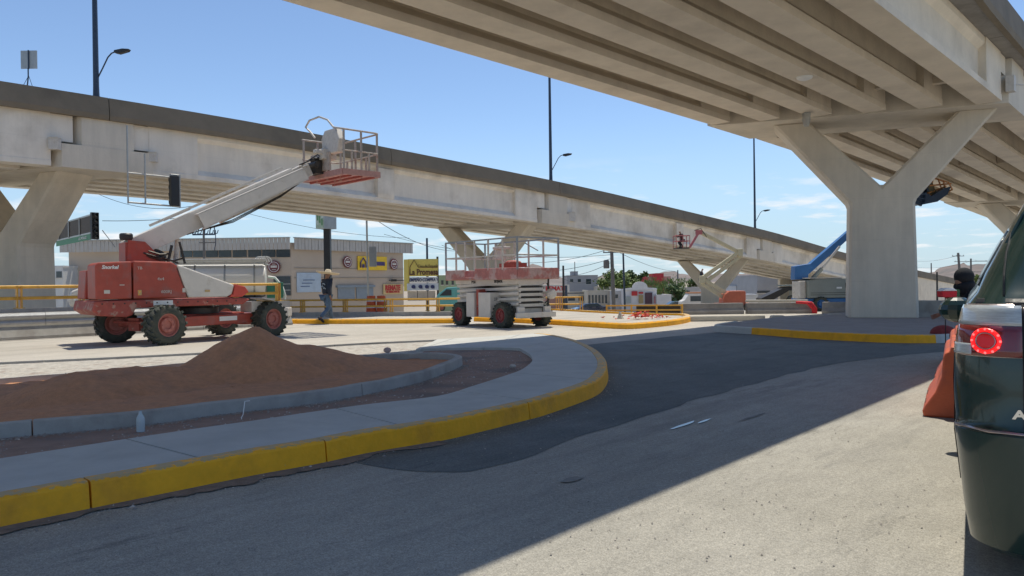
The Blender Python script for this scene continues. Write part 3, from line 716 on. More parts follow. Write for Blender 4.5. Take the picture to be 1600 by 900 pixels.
mb.prism([(.46, 1.06), (.80, 1.06), (.98, 1.18), (.88, 1.32), (.64, 1.38), (.58, 1.14)], (0, y0-.01, 0), (1, 0, 0), (0, 0, 1), (0, 1, 0), 0, .84)
mb.build('red_end_cap', M('fresh_red_paint', (.55, .07, .045), .5), L, bevel=.02)
mb = MB(); mb.T = TS      # far side hood with tank
mb.prism([(-2.45, 1.07), (-.6, 1.07), (-.85, 1.75), (-2.4, 1.75)], (0, .25, 0), (1, 0, 0), (0, 0, 1), (0, 1, 0), 0, .8); mb.build('engine_hood', red, L, bevel=.03)
tr = (TS.to_3x3() @ facing((1, 0, 0)))
text('brand_lettering', 'Snorkel', .115, letw, L, TS @ Vector((-2.17, y0-.004, 1.79)), tr, sx=.95, shear=.2, bold=.004)
text('hood_lettering', 'TB', .09, bone, L, TS @ Vector((-1.55, y0-.004, 1.77)), tr)
text('hood_lettering', '4x4', .10, bone, L, TS @ Vector((-1.1, y0-.004, 1.52)), tr)
text('hood_lettering', '600RJ', .10, bone, L, TS @ Vector((-.98, y0-.004, 1.22)), tr)
mb = MB(); mb.T = TS; mb.bb(-1.28, -.85, y0-.042, y0-.034, .905, 1.02); mb.build('warning_label', letw, L)
mb = MB(); mb.T = TS; mb.bb(-1.98, -1.88, y0-.012, y0-.001, 1.38, 1.40); mb.build('latch', bone, L)
# upright (turret) at the rear
mb = MB(); mb.T = TS
for y in (-.30, .30):
    mb.prism([(-1.72, 1.05), (-.6, 1.05), (-.75, 1.9), (-1.25, 2.42), (-1.62, 2.45)], (0, y-.03, 0), (1, 0, 0), (0, 0, 1), (0, 1, 0), 0, .06)
mb.bb(-1.68, -1.60, -.3, .3, 1.9, 2.4)
mb.build('turret', red, L)
mb = MB(); mb.T = TS; mb.lathe([(.13, 0), (.15, .05), (.15, .13), (.12, .16), (.001, .17)], 16, c=(-1.62, -.15, 2.46)); mb.build('beacon', black, L, smooth=40)
# boom: outer box and two telescoping inner ones, seen from its side
pv = Vector((-1.45, 0, 2.28)); tipb = Vector((3.1, 0, 4.55)); bd = (tipb-pv).normalized(); upb = Vector((-bd.z, 0, bd.x))
def bseg(name, a, b, wd, hg, mat, up=0, wall=True):
    mb = MB(); mb.T = TS; mb.beam(pv+bd*a+upb*up, pv+bd*b+upb*up, wd, hg, up=upb); return mb.build(name, mat, L, bevel=.012)
bseg('boom_section', -.15, 4.55, .42, .46, liftwhite, .0)
bseg('boom_section', 4.55, 4.92, .34, .38, bone, -.0)
bseg('boom_section', 4.92, 5.1, .27, .32, bone, -.02)
# side tube (cable tray) mounted lower on the near side, with open end
mb = MB(); mb.T = TS
q0 = pv+bd*1.62+upb*-.06+Vector((0, -.36, 0)); q1 = pv+bd*4.75+upb*-.04+Vector((0, -.36, 0))
for dz, hh, ww, dy in ((.19, .03, .24, 0), (-.19, .03, .24, 0)): mb.beam(q0+upb*dz, q1+upb*dz*.8, ww, hh, up=upb)
mb.beam(q0+Vector((0, -.11, 0)), q1+Vector((0, -.11, 0)), .02, .37, up=upb, h2=.30)
mb.build('cable_tray', liftwhite, L)
mb = MB(); mb.T = TS; mb.beam(pv+bd*2.2+upb*-.29, pv+bd*4.1+upb*-.29, .2, .09, up=upb, h2=.07); mb.build('wear_rail', bone, L)
mb = MB(); mb.T = TS
mb.beam(pv+bd*.6+upb*.32, pv+bd*4.4+upb*.32, .07, .06, up=upb); mb.beam(pv+bd*.9+upb*.31+Vector((0, -.18, 0)), pv+bd*1.6+upb*.31+Vector((0, -.18, 0)), .05, .05, up=upb)
mb.build('top_rail', bone, L)
mb = MB(); mb.T = TS; mb.tube([(-.55, -.1, 1.5), tuple(pv+bd*1.05+upb*-.25)], .06, 12); mb.build('lift_cylinder', bone, L, smooth=40)
mb = MB(); mb.T = TS; mb.tube([(-.75, -.36, 1.9), tuple(pv+bd*.75+upb*-.3+Vector((0, -.34, 0)))], .035, 8); mb.tube([(-.35, -.36, 1.9), tuple(pv+bd*.95+upb*-.3+Vector((0, -.34, 0)))], .03, 8); mb.build('link_rod', dkmetal, L)
mb = MB(); mb.T = TS
rr = random.Random(3)
for i in range(6):
    a = Vector((-1.3+rr.uniform(0, .5), -.33, 1.9+rr.uniform(0, .3))); mb.tube([a, a+Vector((.25, -.05, -.08)), a+Vector((.5, 0, rr.uniform(-.2, .1)))], .022, 6)
mb.ell((-1.0, -.1, 2.05), (.3, .2, .22)); mb.build('hydraulic_hose', dkmetal, L)
rr = random.Random(8)
for i in range(14):
    x = -2.35+i*.23; mb = MB(); mb.T = TS; mb.lathe([(.018, 0), (.018, .012)], 8, 'Y', (x, y0-.045, .97)); mb.build('bolt', dkmetal, L)
for x, z, w_, h_ in ((-2.3, 1.2, .12, .08), (-1.6, 1.15, .08, .12), (-.62, 1.2, .07, .1), (-.1, 1.2, .12, .05)):
    mb = MB(); mb.T = TS; mb.bb(x, x+w_, y0-.006, y0-.001, z, z+h_); mb.build('decal', bone if rr.random() < .6 else yellow, L)
for i in range(3):
    mb = MB(); mb.T = TS; q = [pv+bd*(1.2+i*.05)+upb*-.22+Vector((0, -.3, 0)), pv+bd*(2.4)+upb*(-.36-.03*i)+Vector((0, -.25, 0)), pv+bd*(3.9)+upb*(-.30-.02*i)+Vector((0, -.25, 0)), pv+bd*4.7+upb*-.2+Vector((0, -.2, 0))]; mb.tube(q, .013, 5); mb.build('hydraulic_hose', dkmetal, L)
# jib knuckle and basket
kn = tipb+bd*.15
mb = MB(); mb.T = TS
mb.box(kn+Vector((.12, 0, -.02)), (.3, .5, .34)); mb.tube([kn+Vector((0, -.34, .05)), kn+Vector((0, .34, .05))], .1, 12); mb.beam(kn+Vector((.0, -.1, .1)), kn+Vector((.5, -.1, .45)), .28, .22)
mb.tube([kn+Vector((-.6, .12, -.1)), kn+Vector((.0, .12, .12)), kn+Vector((.3, .1, .02))], .035)
mb.tube([kn+Vector((-.5, -.22, .0)), kn+Vector((-.1, -.3, .2)), kn+Vector((.3, -.2, .3)), kn+Vector((.4, -.2, -.1))], .022, 6)
mb.tube([kn+Vector((-.4, -.15, .02)), kn+Vector((.0, -.33, .32)), kn+Vector((.35, -.24, .1))], .018, 6)
mb.build('jib_knuckle', dkmetal, L, bevel=.01)
mb = MB(); mb.T = TS; mb.box(kn+Vector((.28, -.35, .34)), (.42, .3, .3)); mb.box(kn+Vector((-.02, -.42, .38)), (.28, .14, .12)); mb.build('rotator_housing', bone, L, bevel=.03)
BX, BZ = 3.45, 4.40      # basket floor near edge, height
TB_ = TS @ Matrix.Translation((BX, -.12, BZ)) @ Matrix.Rotation(R(4), 4, 'Z')
bl, bw = 1.2, 1.08       # x extent, half y
mb = MB(); mb.T = TB_
for a, b in (((0, -bw), (bl, -bw)), ((bl, -bw), (bl, bw)), ((bl, bw), (0, bw)), ((0, bw), (0, -bw))): mb.beam((*a, .0), (*b, .0), .05, .16)
mb.build('floor_frame', M('faded_red_basket', (.50, .27, .23), .6, var=.15, scale=9), L)
brail = M('dirty_beige_rail', (.46, .40, .34), .6, var=.2, scale=9, col2=(.36, .24, .18), c2s=7, c2t=.54)
fm = M('basket_floor_red', (.66, .33, .26), .6, var=.15, scale=12)
for i in range(9):
    mb = MB(); mb.T = TB_; y = -bw+.12+i*(2*bw-.24)/8; mb.box((bl/2, y, -.05), (bl-.06, .095, .02)); mb.build('floor_slat', fm, L)
mb = MB(); mb.T = TB_; mb.box((bl/2, 0, -.09), (.06, 2*bw, .05)); mb.box((.25, 0, -.09), (.06, 2*bw, .05)); mb.box((bl-.2, 0, -.09), (.06, 2*bw, .05)); mb.build('floor_bearer', redrust, L)
# rails
for z, r in ((1.15, .026), (.58, .02)):
    mb = MB(); mb.T = TB_; c_ = .14
    P_ = [(0, -bw, z)]+[(bl-c_, -bw, z), (bl-.04, -bw+.04, z), (bl, -bw+c_, z), (bl, bw-c_, z), (bl-.04, bw-.04, z), (bl-c_, bw, z), (0, bw, z)]
    mb.tube(P_, r, 8); mb.build('guard_rail', brail, L, smooth=40)
for x, y, z in [(.05, -bw, 1.15), (.6, -bw, 1.15), (bl, -bw+.12, 1.15), (bl, -.4, .58), (bl, .15, 1.15), (bl, bw-.12, 1.15), (.5, bw, 1.15), (.05, bw, 1.15), (.3, -bw, .58), (.85, -bw, .58), (bl, .6, .58), (.85, bw, .58)]:
    mb = MB(); mb.T = TB_; mb.beam((x, y, 0), (x, y, z), .045, .045, up=(1, 0, 0)); mb.build('guard_post', brail, L)
mb = MB(); mb.T = TB_; mb.prism([(-.85, .55), (-.1, .55), (-.02, 1.0), (-.2, 1.22), (-.75, 1.22), (-.95, .9)], (-.02, 0, 0), (0, 1, 0), (0, 0, 1), (1, 0, 0), 0, .22); mb.build('control_panel', bone, L, bevel=.03)
mb = MB(); mb.T = TB_; mb.tube([(0, .35, 1.1), (-.05, .5, 1.28), (-.08, .72, 1.45), (-.05, .55, 1.62), (0, .1, 1.66), (0, -.35, 1.5), (0, -.65, 1.25), (.05, -bw, 1.15)], .028, 8); mb.build('grab_bar', bone, L, smooth=40)
mb = MB(); mb.T = TB_; mb.bb(-.06, -.0, -.5, .5, .1, .6); mb.build('entry_panel', brail, L)

# ---------------------------------------------------------------- scissor lift
X = thing('scissor_lift', 'white and faded red scissor lift, platform lowered, standing on the pale concrete in mid picture', 'scissor lift', (-.36, 23.7, 0), math.atan2(-.785, .62))
for x, y in ((-1.07, -.72), (1.07, -.72), (-1.07, .72), (1.07, .72)): wheel(X, Vector((x, y, .37)), 0, .37, .30, lugs=20, rimm=M('dark_red_rim', (.30, .06, .06), .6, var=.2))
mb = MB(); mb.bb(-1.5, 1.5, -.42, .42, .34, .60); mb.build('chassis', bone, X, bevel=.02)
mb = MB(); mb.tube([(1.07, -.6, .37), (1.07, .6, .37)], .06); mb.box((1.07, 0, .37), (.22, .3, .22)); mb.build('axle_gear', dkmetal, X); mb = MB(); mb.tube([(-1.07, -.6, .37), (-1.07, .6, .37)], .06); mb.build('axle_gear', dkmetal, X)
mb = MB(); mb.bb(1.62, 1.74, -.72, .74, .30, .46); mb.build('front_beam', liftwhite, X, bevel=.015)
for y in (-.5, .5): mb = MB(); mb.bb(1.55, 1.66, y-.12, y+.12, .44, .62); mb.build('beam_bracket', liftwhite, X, bevel=.02)
for x0, x1 in ((-.62, -.20), (.02, .62)):
    mb = MB(); mb.bb(x0, x1, -.86, -.46, .30, 1.04); mb.build('side_cabinet', liftwhite, X, bevel=.012)
mb = MB(); mb.bb(-.19, .01, -.78, -.5, .34, .6); mb.bb(-.16, -.02, -.8, -.5, .62, 1.14); mb.build('red_valve_block', red, X)
mb = MB(); mb.bb(-.6, .6, .46, .86, .30, 1.0); mb.build('side_cabinet', liftwhite, X, bevel=.012)
# folded scissor pack: five crossing pairs each side
for i in range(5):
    z = .66+i*.155
    for k, y in ((0, -.52), (1, -.42), (0, .52), (1, .42)):
        mb = MB(); t = .045 if k == 0 else -.045
        mb.beam((-1.55, y, z-t), (1.5, y, z+t), .075, .085); mb.build('scissor_arm', liftwhite, X, bevel=.006, seg=1)
    mb = MB(); mb.beam((1.47, -.46, z), (1.47, .46, z), .07, .10); mb.build('cross_tube', liftwhite, X, bevel=.015)
for i in range(6):
    z = .585+i*.155; mb = MB(); mb.beam((1.52, -.40, z), (1.52, .40, z), .03, .03); mb.build('cross_tube', dkmetal, X)
mb = MB(); mb.bb(-1.58, 1.5, -.3, .3, .62, 1.4); mb.build('inner_shade_box', blk2, X)  # solid black box painting the shade between the folded arms
text('number_lettering', 'P 24', .11, letk, X, Vector((-.62, -.575, 1.355)), facing((1, 0, 0)), bold=.004)
text('maker_lettering', 'SKYJACK', .10, letk, X, Vector((.65, -.575, 1.365)), facing((1, 0, 0)), bold=.003)
text('cabinet_lettering', '27', .12, letk, X, Vector((.624, -.66, .84)), facing((0, 1, 0)))
mb = MB(); mb.bb(-1.62, 1.55, -.56, .56, 1.30, 1.42); mb.build('platform_bearer', liftwhite, X)
pr_ = M('faded_red_toeboard', (.44, .16, .14), .6, var=.2, scale=7, col2=(.50, .33, .30), c2s=3, c2t=.47)
for nm, b_ in (('toe_board', (-1.85, -.75, -.80, -.77, 1.44, 1.74)), ('toe_board', (-.25, 1.85, -.80, -.77, 1.42, 1.76)), ('toe_board', (1.82, 1.85, -.80, .80, 1.43, 1.75)), ('toe_board', (-1.85, 1.85, .77, .80, 1.42, 1.74)), ('toe_board', (-1.85, -1.82, -.8, .8, 1.42, 1.74)), ('deck_floor', (-1.84, 1.84, -.77, .77, 1.43, 1.47)), ('gate_step', (-.75, -.25, -.80, -.74, 1.44, 1.52))):
    mb = MB(); mb.bb(*b_); mb.build(nm, pr_, X, bevel=.01, seg=1)
greyst = M('grey_blue_steel_tube', (.30, .32, .34), .5, .3, var=.2)
xs_n = (-1.83, -1.55, -1.0, -.75, -.25, .25, .75, 1.3, 1.83)
for x in (-1.83, -1.25, -.75, -.25, .45, 1.15, 1.83):
    for y in (-.78, .78):
        mb = MB(); mb.beam((x, y, 1.7), (x, y, 2.62), .045, .045, up=(1, 0, 0)); mb.build('guard_post', greyst if x in (-1.83, 1.83) else bone, X)
for z in (2.62, 2.12):
    for a, b in (((-1.83, -.78), (1.83, -.78)), ((1.83, -.78), (1.83, .78)), ((1.83, .78), (-1.83, .78)), ((-1.83, .78), (-1.83, -.78))):
        mb = MB(); mb.beam((*a, z), (*b, z), .042, .042); mb.build('guard_rail', greyst if z > 2.3 else bone, X)
mb = MB(); mb.beam((-1.5, .78, 2.1), (-1.15, .78, 2.6), .03, .03); mb.beam((.3, .78, 2.55), (.9, .78, 2.3), .03, .03); mb.build('diagonal_brace', greyst, X)
mb = MB(); mb.box((-.3, .3, 2.42), (.5, .35, .08)); mb.box((-.3, .3, 2.2), (.25, .2, .3)); mb.build('control_panel', bone, X, bevel=.02)
mb = MB(); mb.box((.9, -.2, 1.84), (.7, .5, .12)); mb.ell((.9, -.2, 1.92), (.3, .22, .08)); mb.build('tool_tray', redrust, X)
mb = MB(); mb.lathe([(.001, 0), (.14, 0), (.155, .05), (.155, .14), (.12, .2), (.001, .22)], 20, 'X', (1.58, .62, .98)); mb.build('work_lamp', liftwhite, X, smooth=35)
mb = MB(); mb.tube([(1.52, .62, .6), (1.55, .62, 1.5)], .03); mb.tube([(1.5, .5, .7), (1.62, .7, .9), (1.5, .6, 1.3)], .02, 6); mb.build('front_hose', dkmetal, X)
# ---------------------------------------------------------------- people
def skin_mesh(name, nodes, edges, mat, parent=None, sub=2):
    names = list(nodes); me = bpy.data.meshes.new(name)
    me.from_pydata([nodes[n][0] for n in names], [(names.index(a), names.index(b)) for a, b in edges], [])
    o = bpy.data.objects.new(name, me); COL.objects.link(o)
    md = o.modifiers.new('s', 'SKIN'); md.use_smooth_shade = True
    sv = me.skin_vertices[0].data
    for i, n in enumerate(names):
        r = nodes[n][1]; sv[i].radius = (r, r) if not isinstance(r, tuple) else r; sv[i].use_root = i == 0
    ss = o.modifiers.new('u', 'SUBSURF'); ss.levels = sub; ss.render_levels = sub
    dg = bpy.context.evaluated_depsgraph_get(); m2 = bpy.data.meshes.new_from_object(o.evaluated_get(dg))
    o.modifiers.clear(); o.data = m2; m2.name = name; m2.materials.clear(); m2.materials.append(mat); m2.shade_smooth(); bpy.data.meshes.remove(me)
    o.parent = parent; return o
skinm = M('tanned_skin', (.30, .16, .10), .6, var=.05, bump=.05)
def human(root, J, shirt, trouser, shoe, hairm=None, sleeves=True):
    """J: joint positions; body is one skinned surface, clothes are their own skinned surfaces"""
    n = {}
    def a(k, p, r): n[k] = (tuple(p), r)
    pel, ch, nk, hd = map(Vector, (J['pelvis'], J['chest'], J['neck'], J['head']))
    a('pel', pel, .09); a('wai', pel.lerp(ch, .5), .085); a('ch', ch, .095); a('nk', nk, .06); a('hd0', nk.lerp(hd, .5), .07); a('hd', hd, .105); a('hdt', hd+(hd-nk).normalized()*.09, .075)
    E_ = [('pel', 'wai'), ('wai', 'ch'), ('ch', 'nk'), ('nk', 'hd0'), ('hd0', 'hd'), ('hd', 'hdt')]
    fw = Vector(J.get('face', (1, 0, 0))).normalized()
    for s in 'lr':
        sh, elb, wr = (Vector(J[k+s]) for k in ('sh', 'el', 'wr')); hp, kn_, an = (Vector(J[k+s]) for k in ('hp', 'kn', 'an'))
        a('sh'+s, sh, .062); a('el'+s, elb, .045); a('wr'+s, wr, .028)
        hdv = (wr-elb).normalized(); a('pa'+s, wr+hdv*.07, (.04, .022)); E_ += [('ch', 'sh'+s), ('sh'+s, 'el'+s), ('el'+s, 'wr'+s), ('wr'+s, 'pa'+s)]
        side = hdv.cross(fw).normalized()
        for i in range(4):
            k = 'f%d%s' % (i, s); b = wr+hdv*.085+side*(-.027+.018*i); c_ = b+hdv*(.035+.006*(1.5-abs(i-1.5)))+fw*.008; a(k+'a', b, .0095); a(k+'b', c_, .009); a(k+'c', c_+hdv*.022+fw*.02, .0075)
            E_ += [('pa'+s, k+'a'), (k+'a', k+'b'), (k+'b', k+'c')]
        b = wr+hdv*.035+fw*.03; a('th'+s, b, .011); a('ti'+s, b+hdv*.045+fw*.018, .009); E_ += [('pa'+s, 'th'+s), ('th'+s, 'ti'+s)]
        a('hp'+s, hp, .085); a('kn'+s, kn_, .055); a('an'+s, an, .038); E_ += [('pel', 'hp'+s), ('hp'+s, 'kn'+s), ('kn'+s, 'an'+s)]
        toe = Vector(J['to'+s]); a('to'+s, toe, .035); E_ += [('an'+s, 'to'+s)]
    # nose and ears
    a('no', hd+fw*.115, .014); E_ += [('hd', 'no')]
    body = skin_mesh('body', n, E_, skinm, root)
    sl = {k: n[k] for k in n}
    g = lambda k, r: (n[k][0], r)
    top = {'pel': g('pel', (.165, .125)), 'wai': g('wai', (.16, .12)), 'ch': g('ch', (.175, .135)), 'nk': (tuple(ch.lerp(nk, .75)), .085)}
    te = [('pel', 'wai'), ('wai', 'ch'), ('ch', 'nk')]
    for s in 'lr':
        top['sh'+s] = g('sh'+s, .082); top['el'+s] = g('el'+s, .064); top['wr'+s] = (tuple(Vector(n['el'+s][0]).lerp(Vector(n['wr'+s][0]), .92)), .05); te += [('ch', 'sh'+s), ('sh'+s, 'el'+s), ('el'+s, 'wr'+s)]
    skin_mesh('shirt', top, te, shirt, root)
    bt = {'pel': g('pel', (.155, .115))}; be = []
    for s in 'lr':
        bt['hp'+s] = g('hp'+s, .105); bt['kn'+s] = g('kn'+s, .078); bt['an'+s] = (tuple(Vector(n['an'+s][0])+Vector((0, 0, .03))), .062); be += [('pel', 'hp'+s), ('hp'+s, 'kn'+s), ('kn'+s, 'an'+s)]
    skin_mesh('trousers', bt, be, trouser, root)
    for s in 'lr':
        an = Vector(n['an'+s][0]); toe = Vector(n['to'+s][0]); d = (toe-an); d = Vector((d.x, d.y, d.z*.9))
        skin_mesh('shoe', {'a': (tuple(an+Vector((0, 0, .0))), .05), 'h': (tuple(an-d.normalized()*.05+Vector((0, 0, -.05))), .045), 'm': (tuple(an.lerp(toe, .6)), .045), 't': (tuple(toe), (.048, .034))}, [('a', 'h'), ('a', 'm'), ('m', 't')], shoe, root)
    return body
# man in straw hat, walking to the right and away; local +x is his heading, z up
pm_ = gnd(510, 506)
W = thing('person', 'man in wide straw hat, dark printed shirt and blue jeans walking by the kerb', 'person', (pm_.x, pm_.y, .0), R(52))
W.scale = (1.08, 1.08, 1.05)
shirtm = M('navy_printed_shirt', (.018, .026, .045), .8, var=.2, scale=12)
jeans = M('blue_denim', (.075, .13, .21), .85, var=.18, scale=9, col2=(.14, .21, .30), c2s=3.5, bump=.2)
shoem = M('dark_trainers', (.03, .03, .035), .6)
human(W, dict(pelvis=(0, 0, .93), chest=(.03, 0, 1.32), neck=(.05, 0, 1.50), head=(.08, 0, 1.62), face=(1, 0, -.1),
   shl=(.03, .19, 1.42), ell=(.10, .25, 1.15), wrl=(.27, .22, .97), shr=(.03, -.19, 1.42), elr=(-.10, -.25, 1.15), wrr=(-.02, -.24, .90),
   hpl=(0, .09, .88), knl=(.22, .09, .50), anl=(.28, .09, .10), hpr=(0, -.09, .88), knr=(.02, -.09, .50), anr=(-.30, -.09, .20), tol=(.44, .10, .045), tor=(-.17, -.10, .05)), shirtm, jeans, shoem)
mb = MB(); mb.lathe([(.001, .135), (.055, .13), (.085, .10), (.10, .02), (.13, .0), (.24, -.02), (.315, .01), (.33, .035), (.325, .04), (.24, .005), (.12, .012), (.09, .02)], 32)
hat = mb.build('straw_hat', M('straw', (.60, .50, .34), .85, var=.15, scale=30, bump=.4, bscale=80), W, smooth=50); hat.scale = (1.12, 1.12, 1.1); hat.location = (.09, 0, 1.65); hat.rotation_euler = (R(4), R(6), 0)
mb = MB(); mb.lathe([(.104, .0), (.10, .035), (.098, .035)], 24); o = mb.build('hat_band', black, hat)
# pale print on the back of the shirt
for k, (y, z, s) in enumerate(((-.05, 1.30, .06), (.03, 1.22, .07), (-.09, 1.16, .06), (.06, 1.40, .03))):
    mb = MB(); mb.tube([(-.125-.004*k, y-s, z-s*.3), (-.13, y-s*.2, z+s*.5), (-.13, y+s*.5, z), (-.125, y+s, z+s*.4)], .011, 6); mb.build('shirt_print', M('pale_print', (.45, .52, .56), .8), W, smooth=40)
# ================================================================ FENCES, BARRIERS, BACKGROUND
def hit(p0, d, px, py):      # where the sight line through a photo pixel meets the vertical plane through p0 along d
    r = ray(px, py); l = (p0[1]*r.x-p0[0]*r.y)/(d[0]*r.y-d[1]*r.x)
    Y = p0[1]+d[1]*l; return at(px, py, Y)
def railfence(label, pts, heights, zbase, post_every, pr=.06, rr=.035, g=None):
    t = thing('railing', label, 'railing', group=g)
    pts = [Vector((p[0], p[1], 0)) for p in pts]
    for a, b in zip(pts, pts[1:]):
        d = (b-a); n_ = max(1, round(d.length/post_every))
        for h in heights:
            for k in range(n_):
                p, q = a+d*(k/n_), a+d*((k+1)/n_); mb = MB(); mb.tube([p+UP*(zbase+h), q+UP*(zbase+h)], rr, 8); mb.build('rail', yrail, t, smooth=40)
        for k in range(n_+1):
            p = a+d*(k/n_); mb = MB()
            for s in (-.05, .05): mb.beam(p+d.normalized()*s+UP*zbase, p+d.normalized()*s+UP*(zbase+max(heights)+.03), .03, pr*1.6, up=(d.y, -d.x, 0))
            mb.box(p+UP*(zbase+.01), (.2, .2, .02)); mb.build('post', yrail, t)
    return t
F0 = Vector((-13.2, 20.3, 0)); F1 = F0+U*7.45
railfence('yellow two-rail pipe railing on the concrete wall behind the red boom lift', [F0-U*10.5, F1+U*.3], (.27, .57), .82, 1.52, pr=.09, rr=.045)
# concrete wall under it and w-beam guard rail in front
bw_ = thing('barrier_wall', 'long low concrete wall with pale top at far left behind the boom lift', 'barrier')
for i in range(6):
    a = F0-U*10.5+U*(i*3.1); mb = MB()
    pr2 = [(-.28, 0), (-.28, .08), (-.12, .35), (-.10, .82), (.12, .82), (.14, .35), (.28, .08), (.28, 0)]
    k = len(pr2); vs = [a+U*(s)+NN*(x+.05)+UP*z for s in (.008, 3.092) for x, z in pr2]
    mb.add(vs, [tuple(range(k-1, -1, -1)), tuple(range(k, 2*k))]+[(j, (j+1) % k, k+(j+1) % k, k+j) for j in range(k)]); mb.build('barrier_segment', conc, bw_)
gr = thing('guard_rail', 'galvanised guard rail on short posts in front of the low wall at left', 'guard rail')
wp = [(0, .36), (.03, .36), (.07, .42), (.07, .47), (.02, .53), (.07, .59), (.07, .64), (.03, .70), (-.05, .715), (-.05, .70), (.0, .68), (.03, .62), (-.02, .53), (.03, .45)]
for i in range(5):
    a = F0-U*9+NN*.55+U*(i*3.2); mb = MB(); k = len(wp)
    vs = [a+U*s+NN*x+UP*z for s in (0, 3.19) for x, z in wp]; mb.add(vs, [tuple(range(k-1, -1, -1)), tuple(range(k, 2*k))]+[(j, (j+1) % k, k+(j+1) % k, k+j) for j in range(k)])
    mb.build('rail_beam', galv, gr)
    mb = MB(); mb.beam(a+U*1.6-NN*.06, a+U*1.6-NN*.06+UP*.7, .12, .16, up=U); mb.build('post', galv, gr)
    mb = MB(); mb.box(a+U*1.9+NN*.09+UP*.55, (.07, .05, .1)); mb.build('reflector', yellow, gr)
mb = MB(); mb.box(F1+U*.35+UP*.45, (.7, .5, .3)); mb.box(F1+U*.5+UP*.2, (.4, .4, .4)); o = mb.build('end_block', bone, gr, bevel=.03)
# right hand fences
fb0, fb1 = at(440, 489, 33.5), at(705, 489, 31.5)
railfence('yellow pipe railing behind the man, the nearer of two parallel ones', [(fb0.x-1, fb0.y), (fb1.x+3.4, fb1.y-.3)], (.24, .52), .18, 1.9, g=None)
railfence('yellow pipe railing before the warehouse, the farther of two parallel ones', [(fb0.x-1.5, fb0.y+2.2), (fb1.x+4.5, fb1.y+2.4)], (.24, .55), .12, 2.1)
cw = thing('low_wall', 'low grey concrete wall carrying the yellow railings in the middle distance', 'wall')
for i in range(7):
    a = Vector((fb0.x-1, fb0.y, 0)); b = Vector((fb1.x+3.4, fb1.y-.3, 0)); d = (b-a)/7; mb = MB(); mb.beam(a+d*i+d.normalized()*.01+UP*.09, a+d*(i+1)+UP*.09, .3, .18); mb.build('wall_segment', conc, cw)
fc0, fc1 = at(868, 490, 33), at(905, 490, 33)
railfence('yellow railing end just right of the scissor lift', [(fc0.x-.6, fc0.y), (fc1.x+.1, fc1.y)], (.38, .68), .0, .9)
fd0, fd1 = at(948, 490, 30), at(1066, 490, 29.4)
t = thing('railing', 'low yellow double rail with black gaps left of the grey barrier blocks', 'railing')
for z in (.20, .38):
    mb = MB(); mb.beam((fd0.x, fd0.y, z), (fd1.x, fd1.y, z), .05, .055); mb.build('rail', yrail, t)
for k in range(4):
    p = fd0.lerp(fd1, k/3); mb = MB(); mb.beam((p.x, p.y, 0), (p.x, p.y, .42), .06, .06, up=(1, 0, 0)); mb.build('post', yrail, t)
mb = MB(); mb.beam((fd0.x+1.2, fd0.y+.25, .2), (fd1.x, fd1.y+.25, .2), .04, .36); mb.build('dark_board', dkmetal, t)
# concrete blocks
def block(px0, px1, py_t, py_b, Y0, Y1, label, mat=concd, dep=.5, grp=None):
    a, b = gnd(px0, py_b), gnd(px1, py_b); a = at(px0, py_b, Y0); b = at(px1, py_b, Y1); a.z = b.z = 0
    ht = at((px0+px1)/2, py_t, (Y0+Y1)/2).z; d = (b-a).normalized(); n_ = Vector((-d.y, d.x, 0)); mb = MB()
    k = 7; prf = [(-.02, 0), (-.02, .12), (.06, .3*ht+.1), (.09, ht), (dep-.15, ht), (dep-.05, .2), (dep, 0)]
    vs = [q+n_*x+UP*z for q in (a, b) for x, z in prf]; mb.add(vs, [tuple(range(k-1, -1, -1)), tuple(range(k, 2*k))]+[(j, (j+1) % k, k+(j+1) % k, k+j) for j in range(k)])
    return tag(mb.build('barrier_block', mat, bevel=.02), label, 'concrete block', grp)
block(1064, 1163, 474, 493, 29.5, 29.5, 'long grey concrete barrier block at the end of the yellow rails')
block(1168, 1273, 473, 493, 29.5, 29.2, 'long grey concrete barrier block with red cloth at its right end')
block(1284, 1420, 472, 494, 28.5, 27, 'grey concrete barrier block half hidden by the big pier')
block(1425, 1600, 470, 503, 22.5, 20.5, 'grey concrete wall block right of the big pier', conc)
lowc = M('pale_stop_concrete', (.50, .46, .38), .9, var=.1, scale=5)
for i, (a, b, yt, yb, lab) in enumerate([(1066, 1200, 495, 502, 'long pale low kerb stone before the barrier blocks'), (1206, 1228, 494, 502, 'short pale kerb stone, first right of the long one'), (1234, 1259, 494, 503, 'pale kerb stone with a yellow stained end'), (1264, 1290, 494, 501, 'pale kerb stone below the red cloth'), (1296, 1318, 494, 499, 'pale kerb stone touching the big pier')]):
    p, q = gnd(a, yb), gnd(b, yb); mb = MB(); m_ = (p+q)/2; mb.box((m_.x, m_.y+.15, .08), ((q-p).length, .3, .2)); o = mb.build('kerb_stone', lowc, bevel=.05); tag(o, lab, 'kerb stone', 'pale kerb stones before the barrier')
redcl = M('red_cloth', (.65, .03, .04), .8, var=.2, scale=15)
p = at(1262, 472, 29.2); mb = MB()
for i in range(5): mb.tube([p+Vector((-.45+i*.03, -.02, .0)), p+Vector((-.05+i*.04, -.08, -.03)), p+Vector((.15+i*.03, -.10, -.25)), p+Vector((.2+.02*i, -.09, -.5)), p+Vector((.05+i*.05, -.1, -.62+.04*i))], .05, 7)
tag(mb.build('red_cloth', redcl, smooth=50), 'red cloth draped over the right end of a grey barrier block', 'cloth')
